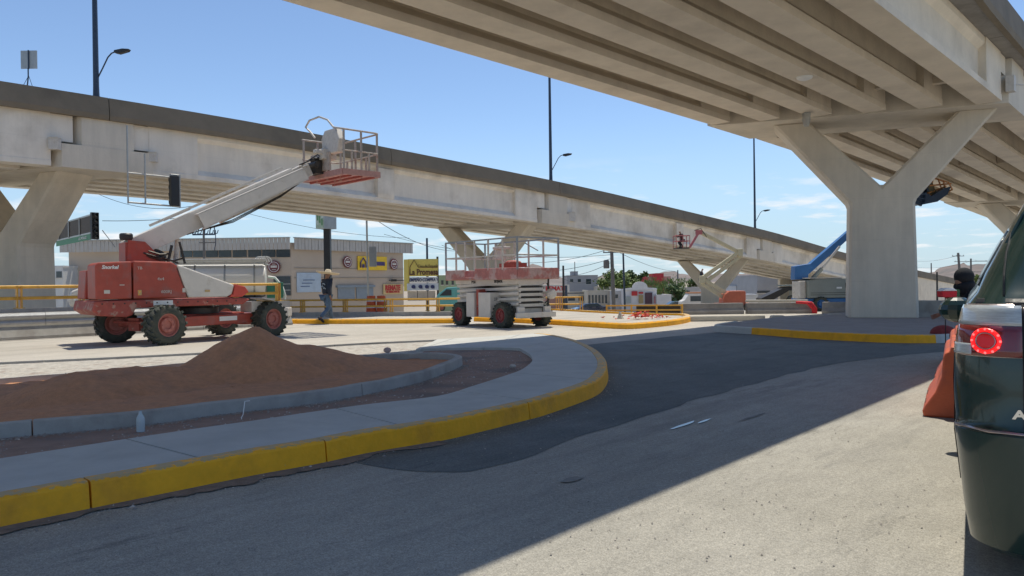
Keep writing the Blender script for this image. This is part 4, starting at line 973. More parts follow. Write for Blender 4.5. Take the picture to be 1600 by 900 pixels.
# red heap on the middle island
rnd = random.Random(11); mb = MB(); c_ = gnd(1004, 503)
for i in range(120):
    a = rnd.uniform(0, 6.28); r = abs(rnd.gauss(0, .36)); p = c_+Vector((math.cos(a)*r*1.25, math.sin(a)*r*.9, .11+max(0, .24*(1-r/.9))*rnd.random())); s = rnd.uniform(.04, .12)
    mb.add([p+Vector((rnd.uniform(-s, s), rnd.uniform(-s, s), rnd.uniform(0, s*.8))) for _ in range(4)], [(0, 1, 2), (0, 1, 3), (1, 2, 3), (0, 2, 3)])
o = mb.build('rubble_heap', M('red_rubble', (.60, .08, .05), .8, var=.35, scale=14)); tag(o, 'heap of torn bright red material on the middle island', 'heap')
p = gnd(969, 503); mb = MB(); mb.lathe([(.13, .1), (.10, .16), (.03, .32), (.02, .33)], 5, c=(p.x, p.y, 0)); tag(mb.build('pale_stake', lowc), 'small pale pyramid stone left of the red heap', 'stone')
# ---------------------------------------------------------------- street lamps on the far overpass
def lamp(label, s, toparm):
    q = AO+U*s+NN*(-.1); z0 = ztop(s)-.02; t = thing('street_lamp', label, 'street lamp', (q.x, q.y, z0), -R(5))
    mb = MB(); mb.lathe([(.16, 0), (.16, .05), (.10, .06), (.09, .4), (.055, 8.0), (.001, 8.02)], 10); mb.build('pole', dkpole, t, smooth=40)
    mb = MB(); mb.tube([(0, 0, .55), (.25, 0, 1.0), (.42, 0, 1.32), (.55, 0, 1.45), (.70, 0, 1.50)], .022, 6); mb.build('lower_arm', dkpole, t, smooth=60)
    mb = MB(); mb.prism([(.66, -.05), (.82, -.09), (1.12, -.02), (1.18, .05), (.95, .07), (.68, .03)], (0, 0, 1.5), (1, 0, 0), (0, 0, 1), (0, 1, 0), -.09, .09); h_ = mb.build('lamp_head', black, t, bevel=.02)
    mb = MB(); mb.bb(.9, 1.12, -.06, .06, 1.485, 1.495); mb.build('lens', bone, h_)
    if toparm:
        mb = MB(); mb.tube([(0, 0, 7.7), (-.5, 0, 8.0), (-1.0, 0, 8.1)], .03, 6); mb.build('upper_arm', dkpole, t)
        mb = MB(); mb.prism([(-.95, -.03), (-1.5, -.01), (-1.55, .04), (-.95, .07)], (0, 0, 8.08), (1, 0, 0), (0, 0, 1), (0, 1, 0), -.1, .1); mb.build('lamp_head', black, t)
    return t
lamp('dark street lamp standing on the left end of the far overpass, near the first pier', on_far(153, -.1), True)
lamp('dark street lamp on the far overpass above its middle pier', on_far(861, -.1), True)
lamp('dark street lamp on the far overpass left of the big forked pier', on_far(1179, -.1), True)
# sign back on tripod
l = on_far(48, -.4); q = AO+U*l-NN*.4; zt = ztop(l)
t = thing('roadside_panel', 'square grey panel on a thin tripod standing on the overpass at top left', 'panel', (q.x, q.y, zt))
mb = MB(); mb.box((.02, 0, .92), (.50, .03, .56)); mb.build('panel', galv, t)
mb = MB(); mb.beam((.02, -.03, .62), (.02, -.03, 1.21), .03, .03, up=(1, 0, 0)); mb.tube([(.0, -.02, .65), (-.0, -.02, .4), (-.07, 0, -.1)], .02, 6); mb.build('mast', dkpole, t)
mb = MB(); mb.tube([(0, 0, .42), (-.3, 0, -.1)], .008, 5); mb.build('stay', dkpole, t); mb = MB(); mb.tube([(0, 0, .42), (.12, .1, -.1)], .008, 5); mb.build('stay', dkpole, t)
# ---------------------------------------------------------------- traffic signals
def fp(px, py, tt): 
    l = on_far(px, tt); q = AO+U*l+NN*tt; return Vector((q.x, q.y, at(px, py, q.y).z))
t = thing('traffic_signal', 'dark traffic signal hung in a grey pipe frame below the left overpass edge', 'traffic signal')
for a, b in (((200, 196), (200, 318)), ((227, 240), (227, 319)), ((200, 270), (267, 277)), ((200, 316), (281, 323)), ((267, 272), (267, 323)), ((281, 273), (281, 324)), ((267, 273), (281, 274))):
    mb = MB(); mb.tube([fp(*a, .62), fp(*b, .62)], .028, 8); mb.build('frame_pipe', galv, t, smooth=40)
def signal_head(parent, top, bot, wd, fx, n=4):
    """fx: unit direction the lenses face"""
    up = Vector((0, 0, 1)); hgt = top.z-bot.z; c = (top+bot)/2; sd = fx.cross(up)
    rot = Matrix((fx, -sd, up)).transposed()
    mb = MB(); mb.box(c, (.18, wd, hgt), rot); b_ = mb.build('signal_housing', black, parent, bevel=.015)
    for i in range(n):
        p = Vector((c.x, c.y, top.z-hgt*(i+.5)/n))+fx*.09; r = hgt/n*.38
        mb = MB()
        k = 10; vs = []; fs = []
        for d in (0, .20):
            for j in range(k+1):
                a = math.pi*(-.15+1.3*j/k); vs.append(p+fx*(d*(1 if 2 < j < 8 else .6))+sd*(-math.cos(a)*r)+up*(math.sin(a)*r))
        for j in range(k): fs.append((j, j+1, k+2+j, k+1+j))
        mb.add(vs, fs); v = mb.build('visor', black, b_); sm = v.modifiers.new('th', 'SOLIDIFY'); sm.thickness = .012
        mb = MB(); T_ = rot.to_4x4(); T_.translation = p; mb.T = T_; mb.lathe([(.001, .02), (r*.6, .015), (r*.95, 0), (r*.95, -.01)], 14, 'X'); mb.build('lens', glassd, b_)
    return b_
signal_head(t, fp(272, 275, .62), fp(272, 322, .62), .28, Vector((-.75, .66, 0)).normalized(), 4)
t = thing('traffic_signal', 'dark five lens traffic signal beside the green street name sign at far left', 'traffic signal')
signal_head(t, at(148, 332, 35), at(148, 374, 35), .32, Vector((.8, -.6, 0)), 5)
pa, pb = at(146, 334, 35), at(60, 338, 44)
gs = thing('sign_gantry', 'grid of brown boards with a green street name sign below, behind left pier', 'sign')
dd = Vector((pb.x-pa.x, pb.y-pa.y, 0)).normalized(); z1, z0_ = pa.z-.02, at(146, 363, 35).z
for i in range(6):
    zz = z0_+.03+(z1-z0_-.06)*(i+.5)/6; mb = MB(); q = pa.copy(); q.z = zz; mb.beam(q+dd*.1, q+dd*8.2, .03, (z1-z0_)/6-.012); mb.build('board', M('brown_board', (.10, .085, .07), .8), gs)
for z in (z0_, z1):
    mb = MB(); q = pa.copy(); q.z = z; mb.beam(q, q+dd*8.3, .07, .07); mb.build('frame_bar', galv, gs)
for s in (.15, 2.4, 4.6, 6.8):
    mb = MB(); q = pa+dd*s; q.z = z0_; q2 = q.copy(); q2.z = z1; nrm = Vector((dd.y, -dd.x, 0)); mb.beam(q+nrm*-.05, q2+nrm*-.05, .05, .05, up=(1, 0, 0)); mb.build('frame_bar', galv, gs)
green = M('road_sign_green', (.01, .17, .06), .5)
mb = MB(); zt_, zb_ = z0_-.03, z0_-.30; q = pa.copy(); q.z = (zt_+zb_)/2; mb.beam(q+dd*.1, q+dd*7.6, .03, zt_-zb_); mb.build('green_name_sign', green, gs)
nrm = Vector((dd.y, -dd.x, 0)); nrm = nrm if nrm.y < 0 else -nrm
text('sign_lettering', 'LAS MORALES', .19, letw, gs, q+dd*2.0+nrm*.022, facing(-dd), ext=.003, sx=1.3)
t = thing('traffic_signal', 'dark three lens traffic signal beside the column of the leftmost pier', 'traffic signal')
signal_head(t, at(73, 392, 32), at(73, 418, 32), .3, Vector((.85, -.52, 0)).normalized(), 3)
mb = MB(); p = at(70, 392, 32); mb.tube([(p.x, p.y, 4.0), (p.x, p.y, 0)], .06, 8); mb.build('signal_pole', dkpole, t)
# ---------------------------------------------------------------- warehouse
wallm = M('warehouse_wall', (.50, .41, .32), .9, var=.06, scale=.6, bump=.1, col2=(.46, .37, .29), c2s=.3)
fasc = M('ribbed_fascia', (.46, .43, .39), .7, var=.08, scale=2)
WB = thing('warehouse', 'long low beige commercial building with ribbed grey fascia, left background', 'building')
WY = 60.0; a_, b_, c_ = at(97, 380, WY), at(455, 372, WY), at(640, 382, 71)
zr = b_.z
pts_ = [Vector((p.x, p.y, 0)) for p in (a_, b_, c_)]; pts_[0].x += .5; pts_[2] += (pts_[1]-pts_[2]).normalized()*.9
back = [Vector((c_.x-5, c_.y+18, 0)), Vector((a_.x-2, WY+25, 0))]
foot = pts_+back
mb = MB(); mb.prism([(p.x, p.y) for p in foot], (0, 0, 0), (1, 0, 0), (0, 1, 0), (0, 0, 1), gz(62)-.3, zr-.35); mb.build('wall', wallm, WB)
for p0, p1, nm in ((Vector((a_.x, a_.y, 0)), Vector((b_.x, b_.y, 0)), 0), (Vector((b_.x, b_.y, 0)), Vector((c_.x, c_.y, 0)), 1)):
    d = p1-p0; n_ = int(d.length/1.25); out = Vector((d.y, -d.x, 0)).normalized()*.35
    for i in range(n_):
        mb = MB(); q0, q1 = p0+d*(i/n_)+out, p0+d*((i+1)/n_)+out; e = (q1-q0).normalized()
        for k in range(4):
            r0, r1 = q0.lerp(q1, k/4)+e*.02, q0.lerp(q1, (k+1)/4)-e*.02; mb.beam(r0+UP*(zr-.45), r1+UP*(zr-.45), .06+.05*(k % 2), .88)
        o_ = mb.build('fascia_panel', fasc, WB); o_['kind'] = 'stuff'
    mb = MB(); mb.beam(p0+out*1.05+UP*(zr+.03), p1+out*1.05+UP*(zr+.03), .3, .07); mb.build('roof_trim', galv, WB)
pL, dL = pts_[1], (pts_[0]-pts_[1]).normalized(); pR, dR = pts_[1], (pts_[2]-pts_[1]).normalized()
def wallbox(root, nm, pl, dl, x0, x1, y0, y1, mat, prd=.05, th=.06):
    """panel on the wall between photo columns x0..x1 and rows y0..y1"""
    n_ = Vector((dl.y, -dl.x, 0)); n_ = n_ if n_.y < 0 else -n_
    p, q = hit(pl+n_*prd, dl, x0, y1), hit(pl+n_*prd, dl, x1, y0); pt = hit(pl+n_*prd, dl, x0, y0)
    m_ = (p+q)/2; mb = MB(); a = Vector((p.x, p.y, (p.z+pt.z)/2)); b = Vector((q.x, q.y, (p.z+pt.z)/2)); mb.beam(a, b, th, abs(pt.z-p.z)); return mb.build(nm, mat, root)
for x0, x1 in ((282, 300), (302, 320), (322, 340), (342, 361), (364, 385), (388, 408), (410, 430), (432, 453)):
    f_ = wallbox(WB, 'window', pL, dL, x0, x1, 388, 402, glassd)
wallbox(WB, 'window', pL, dL, 428, 454, 432, 462, glassd); wallbox(WB, 'window_bar', pL, dL, 428, 454, 443.5, 444.5, galv, .09); wallbox(WB, 'window_bar', pL, dL, 428, 454, 453, 454, galv, .09)
bluesign = M('pale_blue_banner', (.42, .50, .58), .6, var=.1, scale=2); shut = M('blue_grey_shutter', (.22, .26, .30), .6, var=.08)
wallbox(WB, 'pale_banner', pR, dR, 464, 501, 426, 457, bluesign)
for y, x0, x1 in ((437, 474, 492), (442, 472, 488), (447, 470, 484)): wallbox(WB, 'banner_lettering', pR, dR, x0, x1, y, y+1.3, M('faded_blue_print', (.12, .17, .28), .7), .1, .02)
for x0, x1 in ((528, 554), (557, 574), (576, 583)): wallbox(WB, 'roller_shutter', pR, dR, x0, x1, 449, 470, shut)
wallbox(WB, 'shutter_box', pR, dR, 526, 585, 446, 449.5, shut, .12, .25)
for x0, x1, y in ((460, 637, 418.5), (460, 637, 434)): wallbox(WB, 'wall_joint', pR, dR, x0, x1, y, y+.5, M('joint_dark_grey', (.30, .25, .20), .9), .03, .05)  # thin strips in a darker tone than the wall mark its joints
mb = MB(); p = hit(pR+Vector((0, -.1, 0)), dR, 541, 433); 
ysn = M('shop_sign_yellow', (.80, .52, .02), .5, var=.08); purp = M('sign_purple', (.06, .04, .14), .6); maroon = M('badge_maroon', (.16, .035, .04), .7); redl = M('sign_red_letters', (.50, .03, .03), .6)
wallbox(WB, 'yellow_sign', pR, dR, 559, 604, 400, 422, ysn, .12)
wallbox(WB, 'sign_band', pR, dR, 588, 601, 409, 415, purp, .17)
nR = Vector((dR.y, -dR.x, 0)); nR = nR if nR.y < 0 else -nR
def rounded(px, py, r_, pl, dl, nn):
    p = hit(pl+nn*.15, dl, px, py); T_ = Matrix((dl, Vector((0, 0, 1)), nn)).transposed().to_4x4(); T_.translation = p
    mb = MB(); mb.T = T_; mb.prism([(math.cos(a*math.pi/18)*r_*(1 if a % 2 else .92), math.sin(a*math.pi/18)*r_*(1 if a % 2 else .92)) for a in range(36)], (0, 0, 0), (1, 0, 0), (0, 1, 0), (0, 0, 1), -.03, .03); b = mb.build('round_badge', maroon, WB)
    mb = MB(); mb.T = T_; loop(mb, [(math.cos(a*math.pi/12)*r_*.74, math.sin(a*math.pi/12)*r_*.74, .045) for a in range(24)], .022, 5); mb.build('badge_ring', letw, b)
    mb = MB(); mb.T = T_; mb.box((0, .02, .04), (r_*.95, r_*.34, .02)); mb.box((0, -.42*r_, .04), (r_*.6, r_*.09, .02)); mb.box((0, .42*r_, .04), (r_*.5, r_*.09, .02)); mb.build('badge_print', bone, b)
rounded(543, 409.5, .50, pR, dR, nR); rounded(615.5, 413, .50, pR, dR, nR)
nL = Vector((0, -1, 0)); rounded(428, 417, .52, pL, -dL, nL)
p = hit(pR+nR*.22, dR, 568, 411); T_ = facing(dR)
mb = MB(); M4 = T_.to_4x4(); M4.translation = p; mb.T = M4; mb.tube([(-.32, -.4, 0), (-.32, .05, 0), (0, .45, 0), (.32, .05, 0), (.32, -.4, 0)], .055, 6); mb.box((0, -.25, 0), (.24, .3, .05)); mb.build('house_logo', purp, WB)
wallbox(WB, 'red_banner', pR, dR, 599, 629, 444, 460, M('banner_cream', (.62, .46, .22), .7), .1)
text('banner_lettering', 'REMATE', .62, redl, WB, hit(pR+nR*.16, dR, 614, 450), facing(dR), ext=.01, bold=.03, sx=.85)
text('banner_lettering', 'DE MERCANCIA', .24, redl, WB, hit(pR+nR*.16, dR, 614, 456), facing(dR), ext=.01, bold=.01)
mb = MB(); p = hit(pR+nR*.3, dR, 618, 438); mb.beam(p-dR*.8, p+dR*1.1, .08, .08); mb.box(p-dR*.2, (.5, .2, .2)); mb.build('wall_lamp_bracket', dkmetal, WB)
# small house left of the warehouse
def house(label, x0, x1, yt, Y, dep, col, wins=(), roof=0, cat='building', name='house', extra=None):
    a, b = at(x0, yt, Y), at(x1, yt, Y); t = thing(name, label, cat, ((a.x+b.x)/2, Y, gz(Y)-.05)); wd = b.x-a.x; h_ = (a.z+b.z)/2-gz(Y)+.05
    m_ = M('wall_%d_%d_%d' % tuple(int(c*100) for c in col), col, .9, var=.1, scale=.8)
    mb = MB(); mb.bb(-wd/2, wd/2, 0, dep, 0, h_); mb.build('wall', m_, t)
    mb = MB()
    for s in ((-wd/2-.04, -wd/2+.16, -.04, dep), (wd/2-.16, wd/2+.04, -.04, dep), (-wd/2+.162, wd/2-.162, -.04, .16)): mb.bb(*s, h_-.002, h_+.14)
    mb.build('roof_parapet', m_, t)
    for (u0, u1, v0, v1) in wins:
        p, q = at(x0+(x1-x0)*u0, v1, Y), at(x0+(x1-x0)*u1, v0, Y)
        X0, X1 = p.x-(a.x+b.x)/2, q.x-(a.x+b.x)/2; Z0, Z1 = p.z-gz(Y)+.05, q.z-gz(Y)+.05
        mb = MB(); mb.bb(X0, X1, -.03, .03, Z0, Z1); f_ = mb.build('window', glassd, t); mb = MB(); mb.bb(X0-.06, X1+.06, -.08, -.032, Z0-.08, Z0-.002); mb.build('sill', bone, f_)
    return t
house('small white building with one dark window between the left pier and the warehouse', 70, 98, 418, 58, 8, (.60, .60, .58), [(.65, .95, 424, 434)])
house('pale green flat roofed building behind the left end of the scissor lift', 684, 720, 432, 75, 10, (.34, .42, .26), [(.15, .25, 438, 445), (.35, .45, 438, 445), (.6, .7, 438, 445)])
house('grey two storey block with roof tank right of the scissor lift', 886, 934, 431, 150, 12, (.36, .35, .35), [(.1, .2, 436, 441), (.35, .45, 436, 441), (.62, .78, 436, 444)])
house('small grey roof hut on top of the distant block', 893, 903, 425, 152, 4, (.33, .33, .34))
house('beige shop with dark awning strip in the middle background', 884, 920, 457, 118, 8, (.55, .50, .40), [(.05, .95, 456.5, 459), (.1, .4, 463, 470), (.55, .85, 462, 470)])
house('cream shop front with several dark doors behind the dark sedan', 918, 955, 455, 112, 8, (.52, .47, .38), [(.04+.14*i, .12+.14*i, 461, 474) for i in range(6)])
hz_ = house('white shop with rounded gable, red sign and painted posters', 975, 1026, 453, 105, 9, (.66, .64, .62))
p = at(1000, 453, 104.9); mb = MB(); rb = 1.45
mb.prism([(-2.3, 0), (2.3, 0), (2.3, .22), (1.3, .3)]+[(math.cos(a)*1.05, .3+math.sin(a)*.85) for a in [math.pi*i/10 for i in range(11)]]+[(-1.3, .3), (-2.3, .22)], (p.x-hz_.location.x, -.12, p.z-hz_.location.z), (1, 0, 0), (0, 0, 1), (0, 1, 0), 0, .3)
mb.build('gable', M('white_plaster', (.68, .66, .63), .85), hz_)
for (x0, x1, y0, y1, m_, nm) in ((987, 996, 455, 462, redl, 'red_sign'), (998, 1005, 456, 459, redl, 'red_lettering'), (998, 1005, 461, 474, M('poster_ochre', (.35, .26, .12), .7), 'poster'), (1008, 1019, 457, 475, M('poster_dark', (.10, .05, .06), .7), 'poster'), (978, 986, 463, 474, M('poster_grey', (.35, .38, .36), .7), 'poster'), (1022, 1032, 463, 474, M('poster_pink', (.5, .2, .2), .7), 'poster')):
    p, q = at(x0, y1, 104.8), at(x1, y0, 104.8); mb = MB(); mb.bb(p.x-hz_.location.x, q.x-hz_.location.x, -.2, -.14, p.z-hz_.location.z, q.z-hz_.location.z); mb.build(nm, m_, hz_)
house('low white wall building right of the gabled shop', 1026, 1049, 462, 104, 6, (.62, .60, .58))
house('small white hut left of the gabled shop', 958, 975, 456, 108, 6, (.55, .53, .50), [(.2, .45, 460, 466)])
house('distant pink building with red roof box above the trees', 1000, 1048, 433, 190, 10, (.52, .30, .26))
t = house('bright red roof box on the distant pink building', 1021, 1037, 428, 189, 6, (.48, .05, .06))
house('small red roof box left of the bigger one', 1003, 1012, 431, 188, 5, (.45, .08, .08))
house('grey industrial hall behind the blue lift', 1183, 1250, 431, 88, 12, (.36, .36, .37), [(.0, .3, 454, 458), (.35, .7, 454, 458), (.72, 1., 446, 452)])
house('low pale wall and hall between the third pier and the grey hall', 1150, 1183, 448, 96, 9, (.52, .52, .53), [(.55, .95, 452, 462)])
house('white panel building left of the grey hall', 1162, 1184, 462, 80, 5, (.62, .64, .68))
house('pale low building behind the third pier', 1068, 1100, 450, 125, 8, (.50, .47, .44), [(.1, .3, 454, 459)])
house('low beige building left of the white hut', 935, 958, 449, 140, 8, (.50, .46, .38), [(.2, .6, 453, 456)])
for (x0, x1, yt, Y, cl, lab) in ((700, 735, 446, 128, (.45, .36, .30), 'distant tan building behind the left half of the scissor lift'), (735, 790, 441, 170, (.42, .42, .43), 'distant grey building behind the middle of the scissor lift'), (790, 850, 449, 122, (.55, .50, .42), 'distant cream building behind the right half of the scissor lift'), (852, 886, 447, 98, (.36, .20, .16), 'red brown shop with a REMATE sign right of the scissor lift'), (1050, 1066, 444, 170, (.48, .45, .42), 'far beige house between tree and third pier'), (1440, 1475, 446, 150, (.44, .40, .36), 'far tan house right of the big pier')):
    hh = house(lab, x0, x1, yt, Y, 8, cl, [(.15, .3, yt+5, yt+9), (.6, .8, yt+5, yt+9)])
p = at(869, 451, 97.8); text('sign_lettering', 'REMATE', .75, redl, None, p, facing((1, 0, 0)), ext=.02, bold=.03)
o = bpy.data.objects['sign_lettering.001'] if 'sign_lettering.001' in bpy.data.objects else bpy.data.objects[-1]
tt_ = [o for o in COL.objects if o.name.startswith('sign_lettering') and o.parent is None][-1]
sg = thing('shop_sign', 'white sign with red REMATE lettering right of the scissor lift', 'sign', (0, 0, 0)); tt_.parent = sg
mb = MB(); mb.box((p.x, p.y+.06, p.z), (3.4, .08, 1.0)); mb.build('sign_board', bone, sg)
# turquoise truck canopy
p = at(702, 466, 52); t = thing('turquoise_van', 'rounded turquoise van behind the yellow railing left of the scissor lift', 'van', (p.x, p.y, gz(52)+.25)); t.scale = (.78, .78, .78)
mb = MB(); mb.prism([(-1.1, .5), (1.3, .5), (1.3, 1.9), (.9, 2.15), (-.2, 2.1), (-.9, 1.6), (-1.15, 1.3)], (0, 0, 0), (1, 0, 0), (0, 0, 1), (0, 1, 0), 0, 1.7); mb.build('body', M('turquoise_paint', (.12, .38, .38), .4), t, bevel=.1)
mb = MB(); mb.prism([(-.85, 1.4), (.2, 1.4), (.2, 1.9), (-.25, 1.95)], (0, -.012, 0), (1, 0, 0), (0, 0, 1), (0, 1, 0), 0, .02); mb.build('window', glassd, t)
for x in (-.7, .8): wheel(t, Vector((x, .15, .35)), 0, .35, .22, lugs=0)
# ---------------------------------------------------------------- shop sign La Promesa
SP = thing('billboard', 'yellow and white La Promesa pawn shop billboard beside the warehouse', 'billboard')
ylo = M('billboard_olive_yellow', (.66, .52, .12), .6, var=.06); P0 = Vector((at(636, 440, 58).x, 58, 0)); dP = Vector((1, .12, 0)).normalized()
nP = Vector((dP.y, -dP.x, 0))
def pan(nm, x0, x1, y0, y1, m_, pr_=.0, th=.06, par=SP): return wallbox(par, nm, P0, dP, x0, x1, y0, y1, m_, pr_, th)
pan('yellow_board', 639, 684, 405, 432, ylo, .05, .3); pan('white_strip', 640, 684, 433, 442, letw, .05, .2); pan('icon_board', 636, 685, 443, 454, M('pale_icon_board', (.55, .58, .62), .6), .05, .2)
mb = MB(); q0 = at(632, 430, 58.6); q1 = at(639, 430, 58); mb.beam(Vector((q0.x, q0.y, (at(636, 405, 58).z+at(636, 455, 58).z)/2)), Vector((q1.x, q1.y, (at(636, 405, 58).z+at(636, 455, 58).z)/2)), .1, 2.4); mb.build('side_board', ylo, SP)
for x in (652, 668): pan('support_leg', x, x+.8, 454, 468, dkmetal, 0, .1)
pan('lower_wall', 637, 680, 455, 470, M('lower_wall_beige', (.45, .40, .36), .9), -.4, .1)
brn = M('sign_brown_letters', (.12, .05, .03), .6); nvy = M('sign_navy_letters', (.03, .04, .12), .6)
fr = facing(dP); hp_ = lambda x, y: hit(P0+nP*.22, dP, x, y)
text('billboard_lettering', 'La Promesa', .62, brn, SP, hp_(662, 425.5), fr, ext=.01, bold=.02, sx=.74)
text('billboard_lettering', 'Casa de Empeño', .32, brn, SP, hp_(669, 416), fr, ext=.01, sx=.72)
text('billboard_lettering', 'EMPEÑO·COMPRA Y', .34, nvy, SP, hp_(662, 437.5), fr, ext=.01, bold=.012, sx=.7, shear=.15)
mb = MB(); mb.tube([hp_(640, 430), hp_(640.5, 417), hp_(647, 406), hp_(653.5, 417.5), hp_(683, 417.8)], .03, 5); mb.build('house_outline', brn, SP)
for i, x in enumerate((646, 657, 667, 676)):
    c = hp_(x, 448); mb = MB(); mb.ell(c, (.16, .03, .14), 8, 5); mb.box(c+Vector((.05, 0, -.1)), (.2, .05, .08)); mb.build('icon', nvy, SP)
p = at(683.5, 403, 58.3); mb = MB(); mb.beam((p.x, p.y, gz(58)), (p.x, p.y, p.z+.1), .15, .15, up=(1, 0, 0)); mb.build('support_post', dkmetal, SP)
# pylon sign, sign pole, thin poles
t = thing('pylon_sign', 'square green and white lightbox sign on a thick black pole before the warehouse', 'sign', (at(512, 400, 46).x, 46, gz(46)))
zs_ = lambda y: at(512, y, 46).z-gz(46)
mb = MB(); mb.bb(-.19, .19, -.19, .19, 0, zs_(355)); mb.build('pole', black, t)
mb = MB(); mb.prism([(-.62, -.25), (-.02, -.62), (.52, .15), (-.1, .5)], (0, 0, 0), (1, 0, 0), (0, 1, 0), (0, 0, 1), zs_(358), zs_(327)); b_ = mb.build('lightbox', M('lightbox_grey', (.42, .47, .48), .5), t)
fd = (Vector((-.02, -.62, 0))-Vector((-.62, -.25, 0))); c0_ = (Vector((-.02, -.62, 0))+Vector((-.62, -.25, 0)))/2; nf = Vector((fd.y, -fd.x, 0)).normalized()
mb = MB(); T_ = facing(fd).to_4x4(); T_.translation = c0_+nf*.012+UP*(zs_(342.5)); mb.T = T_; mb.box((0, 0, 0), (.62, 1.12, .01)); mb.build('sign_face', M('pale_green_sign', (.40, .50, .36), .5, col2=(.56, .6, .52), c2s=3), b_)
for i in range(3): mb = MB(); mb.T = T_; mb.box((-.18+.18*i, .1-.15*i, .015), (.1, .4, .01)); mb.build('sign_glyph', M('green_glyph', (.12, .30, .12), .5), b_)
p = at(574.5, 400, 44); t = thing('sign_pole', 'slim grey pole with a small blank grey sign in front of the yellow shop sign', 'pole', (p.x, 44, gz(44)))
mb = MB(); mb.tube([(0, 0, 0), (-.03, 0, 5.6)], .055, 8); mb.build('pole', galv, t); mb = MB(); q = at(583, 401, 44); mb.box((q.x-p.x, -.08, q.z-gz(44)), (.42, .04, 1.15)); mb.build('sign_plate', M('sign_back_grey', (.28, .31, .34), .5), t)
def pole(label, px, yt, yb, Y, r=.13, arms=(), mat=dkpole, lean=0., cat='utility pole', name='utility_pole'):
    a = at(px, yt, Y); z0 = gz(Y); t = thing(name, label, cat, (a.x, Y, z0))
    mb = MB(); mb.tube([(lean, 0, 0), (0, 0, a.z-z0)], r, 8, r2=r*.75); mb.build('mast', mat, t, smooth=40)
    for (h_, w_) in arms:
        mb = MB(); mb.beam((-w_/2, 0, a.z-z0-h_), (w_/2, 0, a.z-z0-h_), .1, .1); mb.build('crossarm', mat, t)
        for k in (-.45, -.15, .15, .45): mb = MB(); mb.lathe([(.05, 0), (.07, .08), (.03, .2), (.001, .22)], 6, c=(k*w_, 0, a.z-z0-h_+.05)); mb.build('insulator', bone, t)
    return a
woodm = M('weathered_pole', (.16, .15, .14), .9, var=.2)
wp_ = {}
wp_['a'] = pole('thick utility pole with crossarm in front of the roadside trees', 955.5, 386, 478, 72, .2, [(.5, 1.6)], woodm, .15)
t_ = [o for o in COL.objects if o.name.startswith('utility_pole')][-1]; mb = MB(); mb.lathe([(.25, 0), (.28, .05), (.28, .7), (.2, .8)], 12, c=(-.5, 0, wp_['a'].z-gz(72)-2.0)); mb.build('transformer', woodm, t_)
wp_['b'] = pole('slim dark pole just right of the thick utility pole', 973.5, 390, 478, 66, .1, (), dkpole, .1)
pole('short black post right of the scissor lift', 880, 415, 500, 36, .06, (), black, name='post', cat='post')
pole('short dark post left of the sedan, beside the black one', 884.5, 446, 500, 38, .08, (), dkpole, name='post', cat='post')
pole('thin pole sticking up behind the billboard', 667, 372, 405, 75, .13, (), dkpole, name='post', cat='post')
pole('small mast on the distant grey block', 898, 409, 428, 151, .1, (), woodm, name='post', cat='post')
wp_['c'] = pole('distant pole behind the V of the third pier', 1059, 422, 440, 120, .12, (), dkpole)
wp_['d'] = pole('leaning utility pole between big pier and green car', 1497, 395, 440, 140, .26, [(.6, 2.2)], woodm, .6)
wp_['e'] = pole('utility pole with two crossarms before the right hill', 1517, 404, 440, 160, .22, [(.6, 7), (2.8, 5)], woodm)
wp_['f'] = pole('thin far pole left of the leaning one', 1455, 411, 430, 170, .16, (), woodm)
wp_['g'] = pole('slim dark post in front of the ramp wall at right', 1464, 425, 472, 60, .08, (), black)
p = at(318, 348, 52); t = thing('utility_pole', 'power pole top with upturned blue brackets above the warehouse roof', 'utility pole', (p.x, 52, gz(52)))
hh_ = p.z-gz(52)
mb = MB(); mb.tube([(0, 0, 0), (0, 0, hh_)], .11, 8, r2=.07); mb.build('mast', woodm, t)
mb = MB(); mb.beam((-.75, 0, hh_-.8), (.75, 0, hh_-.8), .09, .09); mb.build('crossarm', dkpole, t); mb = MB(); mb.beam((-.3, 0, hh_-1.35), (.8, 0, hh_-1.35), .07, .07); mb.build('crossarm', woodm, t)
for k in (-.75, -.4, .05, .4, .72):
    mb = MB(); mb.tube([(k, 0, hh_-.8), (k+.03, 0, hh_-.5), (k+(.12 if k < .5 else .0), 0, hh_-.32)], .04, 6); mb.tube([(k, 0, hh_-.78), (k+.2, 0, hh_-.72), (k+.27, 0, hh_-.5)], .03, 6); mb.build('bracket', dkpole, t)
mb = MB(); mb.tube([(.8, 0, hh_-.5), (.8, 0, hh_-1.4), (.7, 0, hh_-1.9)], .03, 6); mb.build('drop_cable', dkpole, t)
